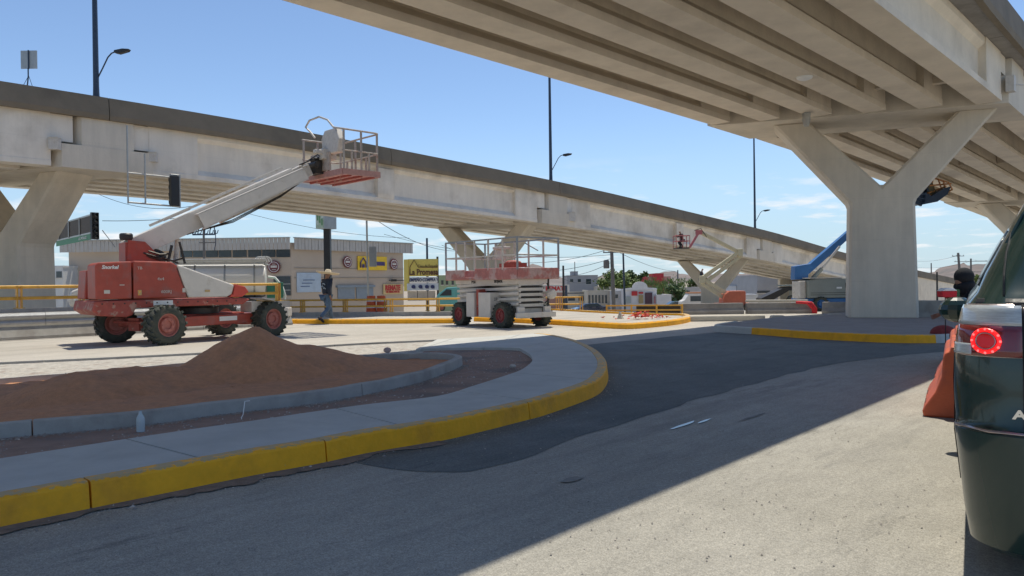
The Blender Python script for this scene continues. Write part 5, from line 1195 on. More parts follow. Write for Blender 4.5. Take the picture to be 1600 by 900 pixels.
# cables
cab = M('cable_black', (.03, .035, .04), .6)
def cable(label, a, b, sag, r=.018):
    a, b = Vector(a), Vector(b); mb = MB(); mb.tube([a.lerp(b, i/16)-UP*(sag*4*(i/16)*(1-i/16)) for i in range(17)], r, 4); tag(mb.build('overhead_cable', cab), label, 'cable', 'overhead cables')
A_ = wp_['a']; lb = 'thin dark overhead cable crossing the sky between poles'
cable('overhead cable under the left overpass, running down right from the first pier', at(133, 293, 48), at(300, 322, 46), .6)
cable('overhead cable from the left signal group rising to the right', at(160, 345, 34), at(400, 318, 46), .3)
cable('cable sloping down from the signal group to the warehouse roof', at(160, 360, 34), at(180, 386, 52), .0)
cable('long cable crossing the sky above the warehouse to the pylon sign', at(340, 320, 56), at(640, 372, 60), .5)
for i, (p, q, s, lab) in enumerate([((578, 337, 60), (720, 392, 85), .8, 'uppermost cable sloping from behind the overpass to the middle pier'), ((600, 366, 75), (955, 398, 72), 1.0, 'nearly level cable passing behind the middle pier'), ((690, 383, 80), (955, 388, 72), 1.6, 'cable meeting the thick pole at its top'), ((720, 402, 85), (955, 404, 72), 1.4, 'sagging cable meeting the thick pole below its crossarm'), ((860, 430, 98), (955, 410, 72), .6, 'cable rising from the brown shop to the thick pole'), ((880, 435, 90), (955, 420, 72), .9, 'lowest cable rising to the thick pole'), ((955, 388, 72), (1059, 424, 120), .5, 'cable leaving the thick pole toward the third pier'), ((1432, 408, 170), (1497, 399, 140), .4, 'upper cable right of the big pier'), ((1432, 418, 170), (1517, 408, 160), .6, 'middle cable right of the big pier'), ((1517, 406, 160), (1600, 398, 130), .5, 'cable leaving the crossarm pole to the right')]):
    cable(lab, at(*p), at(*q), s, .024)
# ---------------------------------------------------------------- vehicles in the background
def sedan(label, p, rz, col, s=1., name='car', cat='car'):
    t = thing(name, label, cat, p, rz); m_ = M(name+'_paint_%d' % int(col[2]*1000), col, .25, .0, var=.05, coat=1, bump=0)
    mb = MB(); mb.prism([(-2.2, .35), (2.15, .35), (2.25, .55), (2.2, .75), (1.3, .92), (.6, 1.38), (-.9, 1.42), (-1.6, 1.0), (-2.2, .95), (-2.25, .6)], (0, 0, 0), (1, 0, 0), (0, 0, 1), (0, 1, 0), -.85, .85); mb.build('body', m_, t, bevel=.08, seg=3)
    mb = MB(); mb.prism([(1.12, .96), (.55, 1.32), (-.85, 1.35), (-1.4, 1.02)], (0, 0, 0), (1, 0, 0), (0, 0, 1), (0, 1, 0), -.862, .862); mb.build('side_window', glassd, t)
    mb = MB(); mb.beam((1.30, 0, .955), (.68, 0, 1.37), 1.4, .03, up=(0, 0, 1)); mb.build('windscreen', glassd, t)
    for y in (-.6, .6): mb = MB(); mb.ell((2.2, y, .66), (.07, .17, .09), 10, 6); mb.build('headlight', letw, t)
    for x in (-1.4, 1.4):
        for y in (-.78, .78): wheel(t, Vector((x, y, .33)), 0, .33, .2, lugs=0, rimm=galv)
    return t
p = at(920, 489, 100); sedan('dark blue sedan driving behind the yellow railing, mid distance', (p.x, 100, gz(100)), R(200), (.012, .02, .05))
p = at(1058, 470, 92); sedan('teal grey car partly hidden left of the third pier', (p.x, 92, gz(92)), R(185), (.10, .15, .16))
p = at(1080, 470, 88); t = thing('van', 'white and orange topped van left of the orange lift', 'van', (p.x, 88, gz(88)))
mb = MB(); mb.prism([(-1.3, .3), (1.3, .3), (1.3, 2.2), (-.4, 2.25), (-.9, 1.5), (-1.3, 1.3)], (0, 0, 0), (1, 0, 0), (0, 0, 1), (0, 1, 0), -.9, .9); mb.build('body', liftwhite, t, bevel=.08)
mb = MB(); mb.bb(-.5, 1.32, -.92, .92, 2.2, 2.34); mb.build('roof_band', M('orange_roof', (.5, .22, .1), .6), t); mb = MB(); mb.bb(-.3, 1.1, -.92, -.89, 1.3, 1.9); mb.build('window', glassd, t)
for x in (-.8, .8): wheel(t, Vector((x, -.8, .35)), 0, .35, .22, lugs=0, rimm=galv)
# orange barrels behind the railing
orm = M('barrel_orange', (.75, .12, .03), .5)
for i, (x, lab) in enumerate(((580, 'orange and white traffic drum behind the rails, left of two'), (596, 'orange traffic drum behind the rails, right of two'))):
    p = at(x, 480, 36); t = thing('traffic_drum', lab, 'traffic drum', (p.x, 36, 0), 0, 'orange drums behind the railing')
    mb = MB(); mb.lathe([(.30, 0), (.30, .06), (.24, .07), (.22, .4), (.2, .8), (.17, .82)], 16); b_ = mb.build('drum', orm, t, smooth=40)
    for z in (.25, .55): mb = MB(); mb.lathe([(.238-.02*z, z), (.234-.02*z, z+.1)], 16, cap=False); mb.build('white_band', letw, t)
# water truck
p0, p1 = at(66, 470, 36.5), at(419, 470, 39.5); dT = Vector((p0.x-p1.x, p0.y-p1.y, 0)); LT = dT.length
T = thing('water_truck', 'white tanker truck facing left behind the boom lift, green gear at its rear', 'truck', (p1.x, p1.y, -.17), math.atan2(dT.y, dT.x))
mb = MB(); mb.lathe([(.001, 0), (.55, .02), (.8, .08), (.84, .2), (.84, 5.0), (.8, 5.12), (.001, 5.2)], 32, 'X', (0.05, 0, 1.80)); mb.build('tank', M('tank_white_paint', (.78, .76, .72), .35, var=.04), T, smooth=40)
mb = MB()
for x in (.6, 2., 3.4, 4.8): mb.lathe([(.85, 0), (.865, .02), (.865, .06), (.85, .08)], 32, 'X', (x, 0, 1.80))
o_ = mb.build('tank_band', galv, T, smooth=40)
mb = MB(); mb.bb(.1, 5.1, .3, .62, 2.66, 2.70); mb.bb(.1, 5.1, -.1, .1, 2.62, 2.68); mb.build('catwalk', galv, T)
mb = MB(); mb.tube([(.1, .6, 2.85), (5.1, .6, 2.85)], .05, 8); mb.tube([(.1, .0, 2.8), (5.1, .0, 2.8)], .06, 8); mb.build('top_pipe', galv, T)
for k in range(4):
    mb = MB(); mb.tube([(-.05+.1*k, -.1, 2.6)]+[(.05+.12*k+.25*math.cos(a), -.1, 2.75+.28*math.sin(a)) for a in [math.pi*i/6 for i in range(7)]], .03, 6); mb.build('hose_loop', letw, T)
mb = MB(); mb.bb(.0, 8.6, -.45, .45, .62, .88); mb.build('frame', dkmetal, T); mb = MB(); mb.bb(.3, 4.8, -.9, .9, .75, .95); mb.build('tank_bed', dkmetal, T)
mb = MB(); mb.prism([(5.5, .7), (6.85, .7), (6.9, 1.9), (6.55, 2.75), (5.5, 2.8)], (0, 0, 0), (1, 0, 0), (0, 0, 1), (0, 1, 0), -1.05, 1.05); mb.build('cab', liftwhite, T, bevel=.08)
mb = MB(); mb.beam((6.90, 0, 1.95), (6.60, 0, 2.62), 1.8, .03, up=(0, 0, 1)); mb.build('windscreen', glassd, T)
mb = MB(); mb.bb(5.8, 6.6, -1.07, -1.05, 1.8, 2.5); mb.bb(5.8, 6.6, 1.05, 1.07, 1.8, 2.5); mb.build('side_window', glassd, T)
mb = MB(); mb.prism([(6.85, .75), (8.9, .65), (9.0, 1.0), (8.85, 1.4), (8.3, 1.62), (6.88, 1.85)], (0, 0, 0), (1, 0, 0), (0, 0, 1), (0, 1, 0), -.85, .85); mb.build('hood', liftwhite, T, bevel=.14, seg=3)
for y in (-1, 1):
    mb = MB(); mb.tube([(7.1, y*.92, .8), (7.35, y*.95, 1.2), (7.75, y*.95, 1.36), (8.2, y*.95, 1.25), (8.6, y*.9, .9)], .15, 8); mb.build('fender', liftwhite, T, smooth=50)
    mb = MB(); mb.ell((8.85, y*.6, 1.0), (.1, .2, .13), 10, 6); mb.build('headlight', chrome, T)
    for x in (7.9, 2.6, 1.3): wheel(T, Vector((x, y*.92, .52)), 0, .52, .28, lugs=0, rimm=galv, name='wheel')
mb = MB(); mb.bb(-.75, .05, -.4, .5, .9, 1.7); mb.lathe([(.3, -.3), (.34, -.2), (.34, .2), (.3, .3)], 20, 'Y', (-.45, 0, 1.2)); mb.build('green_pump', M('pump_green', (.04, .20, .13), .5), T, bevel=.03)
mb = MB(); mb.tube([(0, -.5, 2.0), (-.35, -.52, 1.95), (-.7, -.52, 1.5), (-.85, -.52, 1.0), (-.8, -.5, .6)], .06, 8); mb.build('suction_hose', letw, T, smooth=50)
# ---------------------------------------------------------------- orange cream boom lift with worker
OL = thing('boom_lift', 'cream and orange jointed boom lift working at the third pier, worker in its basket', 'boom lift')
crm = M('cream_boom_paint', (.52, .47, .32), .6, var=.12, scale=4); obody = M('orange_lift_body', (.50, .13, .07), .55, var=.12, scale=4)
Yo = 40
def OP(px, py, Y=Yo): return at(px, py, Y)
a, b = OP(1127, 475), OP(1162, 457); mb = MB(); w_ = b.x-a.x
mb.prism([(0, -.1), (w_, -.1), (w_, .52), (w_-.06, .58), (.35, .58), (.12, .42), (0, .15)], (a.x, Yo-.4, a.z+.1), (1, 0, 0), (0, 0, 1), (0, 1, 0), 0, .9); mb.build('engine_cover', obody, OL, bevel=.05)
mb = MB(); mb.bb(a.x-.3, b.x+.3, Yo-.45, Yo+.45, -.1, a.z+.05); mb.build('chassis', obody, OL, bevel=.03)
for x in (a.x-.05, b.x+.05):
    for y in (-.5, .5): wheel(OL, Vector((x, Yo+y, -.08)), 0, .22, .2, lugs=0)
for nm, P, wd in (('lower_boom', (1150, 468, 1098, 436), .19), ('lower_link', (1140, 471, 1096, 443), .09), ('upper_boom', (1098, 434, 1155, 393), .20), ('upper_link', (1102, 441, 1157, 401), .09)):
    p, q = OP(P[0], P[1]), OP(P[2], P[3], Yo+.0); mb = MB(); mb.beam(p, q, .2, wd, up=(0, 1, 0), w2=.16); mb.build(nm, crm, OL, bevel=.01)
for x, y, nm in ((1097, 437, 'elbow'), (1156, 395, 'boom_head')):
    p = OP(x, y); mb = MB(); mb.box(p, (.26, .3, .42)); mb.build(nm, crm, OL, bevel=.04)
p, q = OP(1150, 392), OP(1092, 362, 38.5); mb = MB(); mb.beam(p, q, .16, .20, up=(0, 1, 0)); mb.build('fly_boom', crm, OL)
pk_ = M('pink_basket', (.50, .16, .16), .6)
q = OP(1092, 363, 38.5); r_ = OP(1078, 386, 38.3); mb = MB(); mb.beam(q, r_, .1, .12, up=(0, 1, 0)); mb.box(q, (.3, .2, .22)); mb.build('jib', pk_, OL)
mb = MB(); mb.tube([OP(1085, 360, 38.5), OP(1095, 357, 38.4), OP(1104, 370, 38.6)], .02, 5); mb.build('jib_hose', dkmetal, OL)
f0, f1 = OP(1055, 388, 38.2), OP(1076, 387, 38.2); zf_ = f0.z
mb = MB(); mb.box(((f0.x+f1.x)/2, 38.3, zf_), (f1.x-f0.x, .7, .06)); mb.build('basket_floor', dkmetal, OL)
for z in (.35, .62):
    mb = MB(); loop(mb, [(f0.x, 37.95, zf_+z), (f1.x, 37.95, zf_+z), (f1.x, 38.65, zf_+z), (f0.x, 38.65, zf_+z)], .018, 5); mb.build('guard_rail', pk_, OL)
for x in (f0.x, (f0.x+f1.x)/2, f1.x):
    for y in (37.95, 38.65): mb = MB(); mb.beam((x, y, zf_), (x, y, zf_+.62), .03, .03, up=(1, 0, 0)); mb.build('guard_post', pk_, OL)
WK = thing('person', 'worker in dark clothes crouching in the basket of the cream boom lift', 'person', ((f0.x+f1.x)/2+.05, 38.3, zf_+.03), R(200)); WK.scale = (.62, .62, .62)
human(WK, dict(pelvis=(0, 0, .62), chest=(.12, 0, .98), neck=(.18, 0, 1.13), head=(.22, 0, 1.25), face=(1, 0, 0), shl=(.12, .19, 1.05), ell=(.28, .22, .85), wrl=(.45, .15, .95), shr=(.12, -.19, 1.05), elr=(.28, -.22, .85), wrr=(.45, -.15, .95),
   hpl=(0, .1, .58), knl=(.3, .13, .45), anl=(.08, .12, .08), hpr=(0, -.1, .58), knr=(.3, -.13, .45), anr=(.08, -.12, .08), tol=(.25, .13, .04), tor=(.25, -.13, .04)), M('dark_work_shirt', (.08, .03, .035), .8), M('dark_work_trousers', (.03, .03, .04), .8), shoem)
p = OP(1095, 425, 44); ht_ = thing('person', 'dark clothed worker sitting behind the elbow of the cream boom lift', 'person', (p.x, 44, p.z-.75), R(20)); ht_.scale = (.6, .6, .75)
human(ht_, dict(pelvis=(0, 0, .45), chest=(.05, 0, .85), neck=(.1, 0, 1.05), head=(.18, 0, 1.18), face=(1, 0, -.2), shl=(.05, .17, .98), ell=(.15, .2, .72), wrl=(.35, .15, .62), shr=(.05, -.17, .98), elr=(.15, -.2, .72), wrr=(.35, -.15, .62),
   hpl=(0, .1, .42), knl=(.35, .12, .42), anl=(.36, .12, .08), hpr=(0, -.1, .42), knr=(.35, -.12, .42), anr=(.36, -.12, .08), tol=(.5, .13, .04), tor=(.5, -.13, .04)), shirtm, jeans, shoem)
mb = MB(); mb.bb(-.5, .5, -.4, .4, -p.z/.75-1, .3); mb.build('seat_crate', conc, ht_) if False else None
# ---------------------------------------------------------------- blue boom lift
BL = thing('boom_lift', 'blue boom lift with grey green body beside the big pier, boom passing behind it', 'boom lift')
blu = M('boom_blue', (.035, .15, .38), .45, var=.1, scale=4); gg = M('grey_green_cover', (.27, .29, .26), .55, var=.08, scale=3)
Yb = 32.0
def BP(px, py, Y=Yb): return at(px, py, Y)
a, b = BP(1250, 466), BP(1318, 437); w_ = b.x-a.x+1.2; z0b = a.z
mb = MB(); mb.prism([(0, .02), (w_, .02), (w_, .66), (w_*.75, .72), (w_*.6, .82), (.35, .80), (0, .74)], (a.x, Yb-.9, z0b), (1, 0, 0), (0, 0, 1), (0, 1, 0), 0, 1.0); mb.build('engine_cover', gg, BL, bevel=.03)
mb = MB(); mb.bb(a.x-.02, a.x+w_*.45, Yb-.95, Yb+.1, z0b+.815, z0b+.85); mb.bb(a.x+w_*.62, a.x+w_, Yb-.95, Yb+.1, z0b+.72, z0b+.75); mb.build('cover_top', liftwhite, BL)
mb = MB(); mb.bb(a.x+w_*.50, a.x+w_*.62, Yb-.915, Yb-.9, z0b+.42, z0b+.62); mb.build('vent', blk2, BL)
for dx, dz in ((.68, .55), (.68, .40), (.38, .42)): mb = MB(); mb.bb(a.x+w_*dx, a.x+w_*(dx+.07), Yb-.912, Yb-.9, z0b+dz-.03, z0b+dz+.04); mb.build('sticker', letw, BL)
mb = MB(); mb.bb(a.x+.1, a.x+w_, Yb-.912, Yb-.9, z0b+.22, z0b+.235); mb.bb(a.x+.1, a.x+w_, Yb-.912, Yb-.9, z0b+.14, z0b+.155); mb.build('cover_seam', dkmetal, BL)
mb = MB(); mb.bb(a.x-.05, a.x+w_+.2, Yb-.8, Yb+.9, z0b-.22, z0b+.0); mb.build('turntable', blu, BL, bevel=.02); mb = MB(); mb.bb(a.x+.3, a.x+w_, Yb-.6, Yb+.6, .3, z0b-.23); mb.build('chassis', blu, BL)
for x in (a.x+.5, a.x+w_+.3):
    for y in (-.85, .85): wheel(BL, Vector((x, Yb+y, .3)), 0, .3, .3, lugs=16, rimm=blu)
mb = MB(); q = BP(1242, 466); mb.bb(q.x-.05, a.x-.01, Yb-.7, Yb+.2, z0b+.0, z0b+.72); mb.build('side_tank', bone, BL, bevel=.03)
mb = MB(); mb.prism([(-.25, 0), (.3, 0), (.36, .45), (.5, .5), (.45, .66), (-.22, .56)], (BP(1247, 436).x, Yb-.3, BP(1247, 437).z), (1, 0, 0), (0, 0, 1), (0, 1, 0), 0, .5); mb.build('boom_root', blu, BL, bevel=.02)
tipB = BP(1396, 304, 33.5); p = BP(1256, 426); mb = MB(); mb.beam(p, tipB, .30, .34, up=(0, 1, 0), w2=.22, h2=.26); o = mb.build('boom', blu, BL, bevel=.02)
e_ = (tipB-p).normalized(); mb = MB(); mb.beam(tipB-e_*.3, tipB+e_*.35, .24, .24, up=(0, 1, 0)); mb.build('boom_tip', blu, BL)
mb = MB(); mb.tube([BP(1268, 437), BP(1284, 420)], .09, 10); mb.build('lift_cylinder', gg, BL, smooth=40); mb = MB(); mb.tube([BP(1284, 420), BP(1312, 385)], .05, 10); mb.build('cylinder_rod', bone, BL, smooth=40)
navy = M('dark_navy_steel', (.02, .04, .08), .5, .2)
mb = MB(); mb.beam(tipB, BP(1424, 314, 33.5), .2, .2, up=(0, 1, 0)); mb.build('jib_arm', blu, BL)
pts3 = [(1422, 313), (1436, 320), (1444, 314), (1458, 313), (1474, 302)]
mb = MB()
for a_2, b_2 in (((1420, 312), (1440, 320)), ((1425, 308), (1443, 315)), ((1444, 290), (1446, 316)), ((1440, 300), (1450, 296)), ((1436, 306), (1448, 308))): mb.beam(BP(*a_2, 33.5), BP(*b_2, 33.5), .14, .12, up=(0, 1, 0))
mb.build('jib', navy, BL)
mb = MB(); mb.prism([(0, 0), (.55, .10), (1.0, .42), (1.15, .75), (.9, .70), (.3, .35), (.05, .5)], tuple(BP(1445, 319, 33.3)), (1, 0, 0), (0, 0, 1), (0, 1, 0), 0, .9); mb.build('basket_floor', navy, BL)
orr = M('orange_rust_rail', (.50, .22, .08), .6)
for (x0, y0_, x1, y1_) in ((1447, 308, 1470, 297), (1450, 302, 1478, 291), (1458, 278, 1482, 285), (1458, 278, 1455, 292), (1482, 285, 1488, 296), (1466, 280, 1470, 292), (1474, 283, 1477, 296), (1453, 290, 1486, 287), (1488, 296, 1470, 306)):
    mb = MB(); mb.tube([BP(x0, y0_, 33.4), BP(x1, y1_, 33.9)], .035, 6); mb.build('guard_rail', orr, BL)
mb = MB(); c = BP(1450, 296, 33.7); mb.ell(c, (.28, .25, .35), 10, 8); mb.box(c+Vector((.1, 0, -.2)), (.4, .3, .4)); mb.build('tool_bag', M('olive_canvas', (.12, .11, .07), .9), BL, bevel=.05)
# long pipe on the barrier and dark conveyor frame
mb = MB(); p, q = at(1165, 470.5, 30.2), at(1262, 470.0, 30.0); mb.tube([p, q], .05, 8); tag(mb.build('long_pipe', lowc, smooth=40), 'long pale pipe lying along the top of the barrier block', 'pipe')
p = at(1222, 455, 36); t = thing('parked_trailer', 'dark sloping trailer frame with grey box left of the blue lift', 'trailer', (p.x, 36, 0))
mb = MB(); mb.prism([(-1.1, .45), (.0, .95), (1.1, 1.0), (1.1, .5), (.55, .5), (.5, .8), (.2, .8), (-.6, .35), (-1.1, .3)], (0, 0, 0), (1, 0, 0), (0, 0, 1), (0, 1, 0), -.4, .4); mb.build('frame', dkmetal, t); mb = MB(); mb.bb(-.1, 1.2, -.5, .5, 1.0, 1.06); mb.bb(.5, 1.2, -.45, .45, .3, .8); mb.build('box', gg, t)
wheel(t, Vector((.3, -.5, .3)), 0, .3, .2, lugs=0)
# ---------------------------------------------------------------- trees
leafA = M('leaf_green', (.15, .21, .05), .7, var=.4, scale=1.2, bump=0, col2=(.22, .27, .09), c2s=.9, c2t=.45)
leafB = M('leaf_dark_green', (.08, .13, .04), .7, var=.35, scale=1.5, bump=0, col2=(.14, .19, .07), c2s=1.1)
bark = M('bark', (.12, .09, .07), .9, var=.2)
def tree(label, px, ytop, Y, wpx, hpx, mat, seed, n=2600, willow=False):
    rnd = random.Random(seed); top = at(px, ytop, Y); k = Y/1200; z0 = gz(Y); W_ = wpx*k/2; H_ = hpx*k; t = thing('tree', label, 'tree', (top.x, Y, z0)); zt = top.z-z0
    mb = MB(); mb.tube([(0, 0, -.1), (.1, 0, zt-H_*.75), (0, .1, zt-H_*.45)], .22, 7, r2=.1)
    for i in range(5): a = i*1.3; mb.tube([(.05, 0, zt-H_*.7), (math.cos(a)*W_*.4, math.sin(a)*W_*.4, zt-H_*.4), (math.cos(a)*W_*.7, math.sin(a)*W_*.7, zt-H_*.25)], .08, 5, r2=.03)
    mb.build('trunk', bark, t)
    cl = [(Vector((rnd.gauss(0, .45)*W_, rnd.gauss(0, .4)*W_, zt-H_*(.5+.42*rnd.uniform(-1, 1))))) for _ in range(26)]
    mb = MB()
    for i in range(n):
        c = rnd.choice(cl); r = W_*.30*abs(rnd.gauss(.6, .35)); d = Vector((rnd.gauss(0, 1), rnd.gauss(0, 1), rnd.gauss(0, .8))).normalized(); p = c+d*r
        s = rnd.uniform(.10, .24)*(Y/100)**.5; x = Vector((rnd.gauss(0, 1), rnd.gauss(0, 1), rnd.gauss(0, .5))).normalized(); y = x.cross(Vector((rnd.gauss(0, 1), rnd.gauss(0, 1), 1))).normalized()
        if willow: y = Vector((rnd.gauss(0, .2), rnd.gauss(0, .2), -1)); x *= .35
        mb.add([p-x*s, p+y*s*1.2, p+x*s, p-y*s*.8], [(0, 1, 2, 3)])
    o = mb.build('crown', mat, t); return t
tree('broad green tree behind the thick utility pole', 968, 427, 125, 58, 34, leafA, 1, 3600)
tree('taller green treetop right of the slim dark pole', 990, 424, 130, 34, 34, leafB, 2, 2200)
tree('wide drooping green tree above the white gabled shop', 1030, 437, 118, 70, 36, leafA, 3, 4200, True)
tree('dark bush between the gabled shop and the third pier', 1056, 446, 112, 30, 28, leafB, 4, 1800)
tree('small green tree seen through the third pier fork', 1083, 437, 140, 26, 22, leafB, 5, 1500)
tree('bright green tree between third pier and grey hall', 1175, 433, 125, 26, 20, leafA, 6, 1600)
tree('small rounded green tree far left of the pole', 945, 437, 150, 24, 20, leafB, 7, 1400)
tree('little green tree at the foot of the right hill', 1530, 431, 90, 18, 12, leafA, 8, 900)
tree('far green tree behind the third pier column', 1143, 440, 150, 34, 20, leafB, 9, 1400)
# ---------------------------------------------------------------- hills
hm_ = M('dry_hill', (.20, .16, .14), .95, var=.2, scale=.004, bump=.0, col2=(.13, .12, .11), c2s=.012)
def hills(nm, Y, tab, base=-6):
    mb = MB(); n_ = len(tab); rows = 7; vs = []; fs = []; dense = []
    for (x0, y0), (x1, y1) in zip(tab, tab[1:]):
        for k in range(8): dense.append((x0+(x1-x0)*k/8, y0+(y1-y0)*k/8))
    dense.append(tab[-1])
    for i, (x, y) in enumerate(dense):
        p = at(x, y, Y); h_ = p.z-base+noise.noise(Vector((x*.09, Y*.01, 0)))*5*(Y/2500)
        for j in range(rows):
            f = j/(rows-1); dpt = (1-f)*Y*.25; vs.append((p.x*(1-dpt/Y*.9)+noise.noise(Vector((x*.05, j*.9, 1)))*20, Y-dpt, base+h_*(f**1.25)*(1+.15*noise.noise(Vector((x*.08, j*.7, 5)))*(1-f))))
    m_ = len(dense)
    for i in range(m_-1):
        for j in range(rows-1): fs.append((i*rows+j, (i+1)*rows+j, (i+1)*rows+j+1, i*rows+j+1))
    mb.add(vs, fs); struct(mb.build(nm, hm_, smooth=True))
hills('hills', 2600, [(-500, 446), (-200, 442), (100, 447), (400, 444), (600, 440), (700, 436), (780, 430), (815, 420), (832, 412), (850, 420), (880, 434), (905, 432), (925, 436), (942, 428), (965, 427), (990, 431), (1020, 427), (1045, 424), (1062, 427), (1090, 431), (1120, 428), (1160, 427), (1190, 429), (1250, 431), (1400, 429)])
hills('hills', 1900, [(1300, 436), (1430, 430), (1462, 424), (1478, 416), (1492, 412), (1504, 411), (1520, 414), (1540, 412), (1560, 408), (1600, 402), (1700, 396), (1850, 404), (2000, 415), (2200, 428)])
# ================================================================ NEAR RIGHT: plastic barriers, vendor, SUV
orp = M('orange_red_plastic', (.60, .115, .04), .5, var=.1, scale=5, col2=(.42, .09, .05), c2s=2.5)
BD = R(30); bdv = Vector((math.sin(BD), math.cos(BD), 0)); bnv = Vector((bdv.y, -bdv.x, 0))
def plastic_barrier(base, label, L_=1.7, h=.66, ang=BD):
    t = thing('plastic_barrier', label, 'barrier', base, -ang, 'orange plastic barriers in a row')
    prof = [(-.30, 0), (-.31, .05), (-.29, .10), (-.20, .24), (-.15, .38), (-.135, .56), (-.12, .60), (-.075, .62), (-.075, h), (.075, h), (.075, .62), (.12, .60), (.135, .56), (.15, .38), (.20, .24), (.29, .10), (.31, .05), (.30, 0)]
    mb = MB(); k = len(prof); vs = [(x, y, z) for y in (0, L_) for x, z in prof]
    mb.add(vs, [tuple(range(k-1, -1, -1)), tuple(range(k, 2*k))]+[(j, (j+1) % k, k+(j+1) % k, k+j) for j in range(k)]); mb.build('barrier_body', orp, t, bevel=.018, seg=2)
    mb = MB(); mb.lathe([(.045, 0), (.05, .02), (.03, .035), (.001, .036)], 12, c=(0, L_*.3, h)); mb.build('filler_cap', orp, t)
    for y in (.35, 1.0): mb = MB(); mb.bb(-.30, -.14, y, y+.28, 0, .09); mb.build('fork_slot', blk2, t)
    return t
p = gnd(1484, 655); p2 = at(1502, 640, 8.8); p3 = at(1510, 600, 10.7)
plastic_barrier((p.x+.10, p.y, 0), 'nearest orange plastic barrier, beside the left edge of the dark SUV')
plastic_barrier((p2.x, 8.75, 0), 'second orange plastic barrier, behind the nearest one')
plastic_barrier((p3.x, 10.55, 0), 'farthest orange plastic barrier, only its top showing behind the others')
# dark red sack on the kerb
p = gnd(1474, 533); mb = MB(); mb.ell((0, 0, .16), (.26, .2, .17), 14, 8); o = mb.build('red_sack', M('dark_red_sack', (.22, .03, .03), .8, var=.3, scale=6, bump=.6, bscale=12), smooth=True); o.location = p; tag(o, 'dark red sack lying at the end of the yellow kerb by the vendor', 'sack')
# vendor: bent forward in black, dark round bag, red and white box on a pole
pv_ = at(1517, 500, 11.5)
V = thing('person', 'person in black hooded clothes bending forward behind the barriers, beside the SUV', 'person', (pv_.x, pv_.y, 0), R(185))
blackc = M('black_clothing', (.012, .014, .018), .9, var=.3, scale=8, bump=.3)
human(V, dict(pelvis=(-.1, 0, .66), chest=(.06, 0, 1.0), neck=(.10, 0, 1.13), head=(.13, 0, 1.24), face=(1, 0, -.3), shl=(.06, .19, 1.06), ell=(.2, .26, .86), wrl=(.42, .2, .98), shr=(.06, -.19, 1.06), elr=(.12, -.27, .80), wrr=(.34, -.22, .74),
   hpl=(-.08, .1, .60), knl=(.22, .12, .42), anl=(0, .12, .08), hpr=(-.08, -.1, .60), knr=(.22, -.12, .42), anr=(0, -.12, .08), tol=(.18, .14, .04), tor=(.18, -.14, .04)), blackc, blackc, shoem)
skin_mesh('hood', {'a': ((.115, 0, 1.26), .185), 'b': ((.09, 0, 1.13), .15), 'c': ((.02, 0, 1.04), .12)}, [('a', 'b'), ('b', 'c')], blackc, V)
mb = MB(); mb.ell((.10, 0, 1.31), (.145, .125, .135), 16, 10); mb.build('hair', blackc, V, smooth=True)
q = at(1496, 482, 11.1); mb = MB(); mb.ell((0, 0, 0), (.11, .09, .115), 16, 10); mb.lathe([(.085, -.10), (.105, -.095), (.105, -.05)], 16, 'Y')
o = mb.build('round_bag', M('dark_leather', (.035, .03, .028), .4, var=.4, scale=12, bump=.5, bscale=20), smooth=40); o.location = q; tag(o, 'dark round bag held at the waist of the black clothed person', 'bag')
q = at(1480, 458, 11.2); t = thing('vending_box', 'small red box with white lid on a thin black pole before the black clothed person', 'box', (q.x, q.y, 0))
mb = MB(); mb.prism([(-.10, -.06), (.10, -.06), (.11, .03), (-.11, .03)], (0, -.07, q.z-.0), (1, 0, 0), (0, 0, 1), (0, 1, 0), 0, .15); mb.build('box_body', redcl, t, bevel=.01)
mb = MB(); mb.prism([(-.11, .032), (.11, .032), (.05, .075), (-.06, .075)], (0, -.075, q.z), (1, 0, 0), (0, 0, 1), (0, 1, 0), 0, .16); mb.build('lid', letw, t, bevel=.01)
mb = MB(); mb.bb(.112, .16, -.04, .06, q.z-.05, q.z+.05); mb.build('green_pocket', M('green_cloth', (.05, .14, .06), .8), t)
mb = MB(); mb.tube([(-.03, 0, 0), (-.03, 0, q.z-.06)], .007, 6); mb.build('thin_pole', black, t)
# little things
p = gnd(225, 653, .22); mb = MB(); mb.lathe([(.001, 0), (.032, 0), (.034, .01), (.034, .10), (.03, .12), (.013, .15), (.013, .17), (.001, .172)], 14); o = mb.build('plastic_bottle', M('clear_bottle', (.50, .56, .58), .15, bump=0), smooth=40); o.location = (p.x, p.y-.06, .117); o.rotation_euler = (0, 0, 0); tag(o, 'small clear plastic bottle standing against the inner kerb', 'bottle')
p = gnd(376, 655, .12); mb = MB(); mb.tube([p+Vector((-.02, .3, .12)), p+Vector((-.03, .2, .13)), p+Vector((-.02, .12, .02)), p+Vector((.0, .02, .01)), p+Vector((.03, -.06, .012))], .004, 5); tag(mb.build('white_cord', letw), 'thin white cord hanging over the inner kerb onto the soil', 'cord')
p = gnd(605, 547, .2); mb = MB(); mb.ell((0, 0, 0), (.07, .05, .05), 7, 5); o = mb.build('pale_stone', M('pinkish_stone', (.5, .36, .32), .9, var=.2)); o.location = p; tag(o, 'pinkish stone on the far edge of the planter', 'stone')
p = gnd(801, 572, .16); mb = MB(); mb.ell((0, 0, 0), (.05, .04, .03), 7, 5); o = mb.build('pale_stone', rl); o.location = p; tag(o, 'small pale stone on the soil near the rounded kerb nose', 'stone')
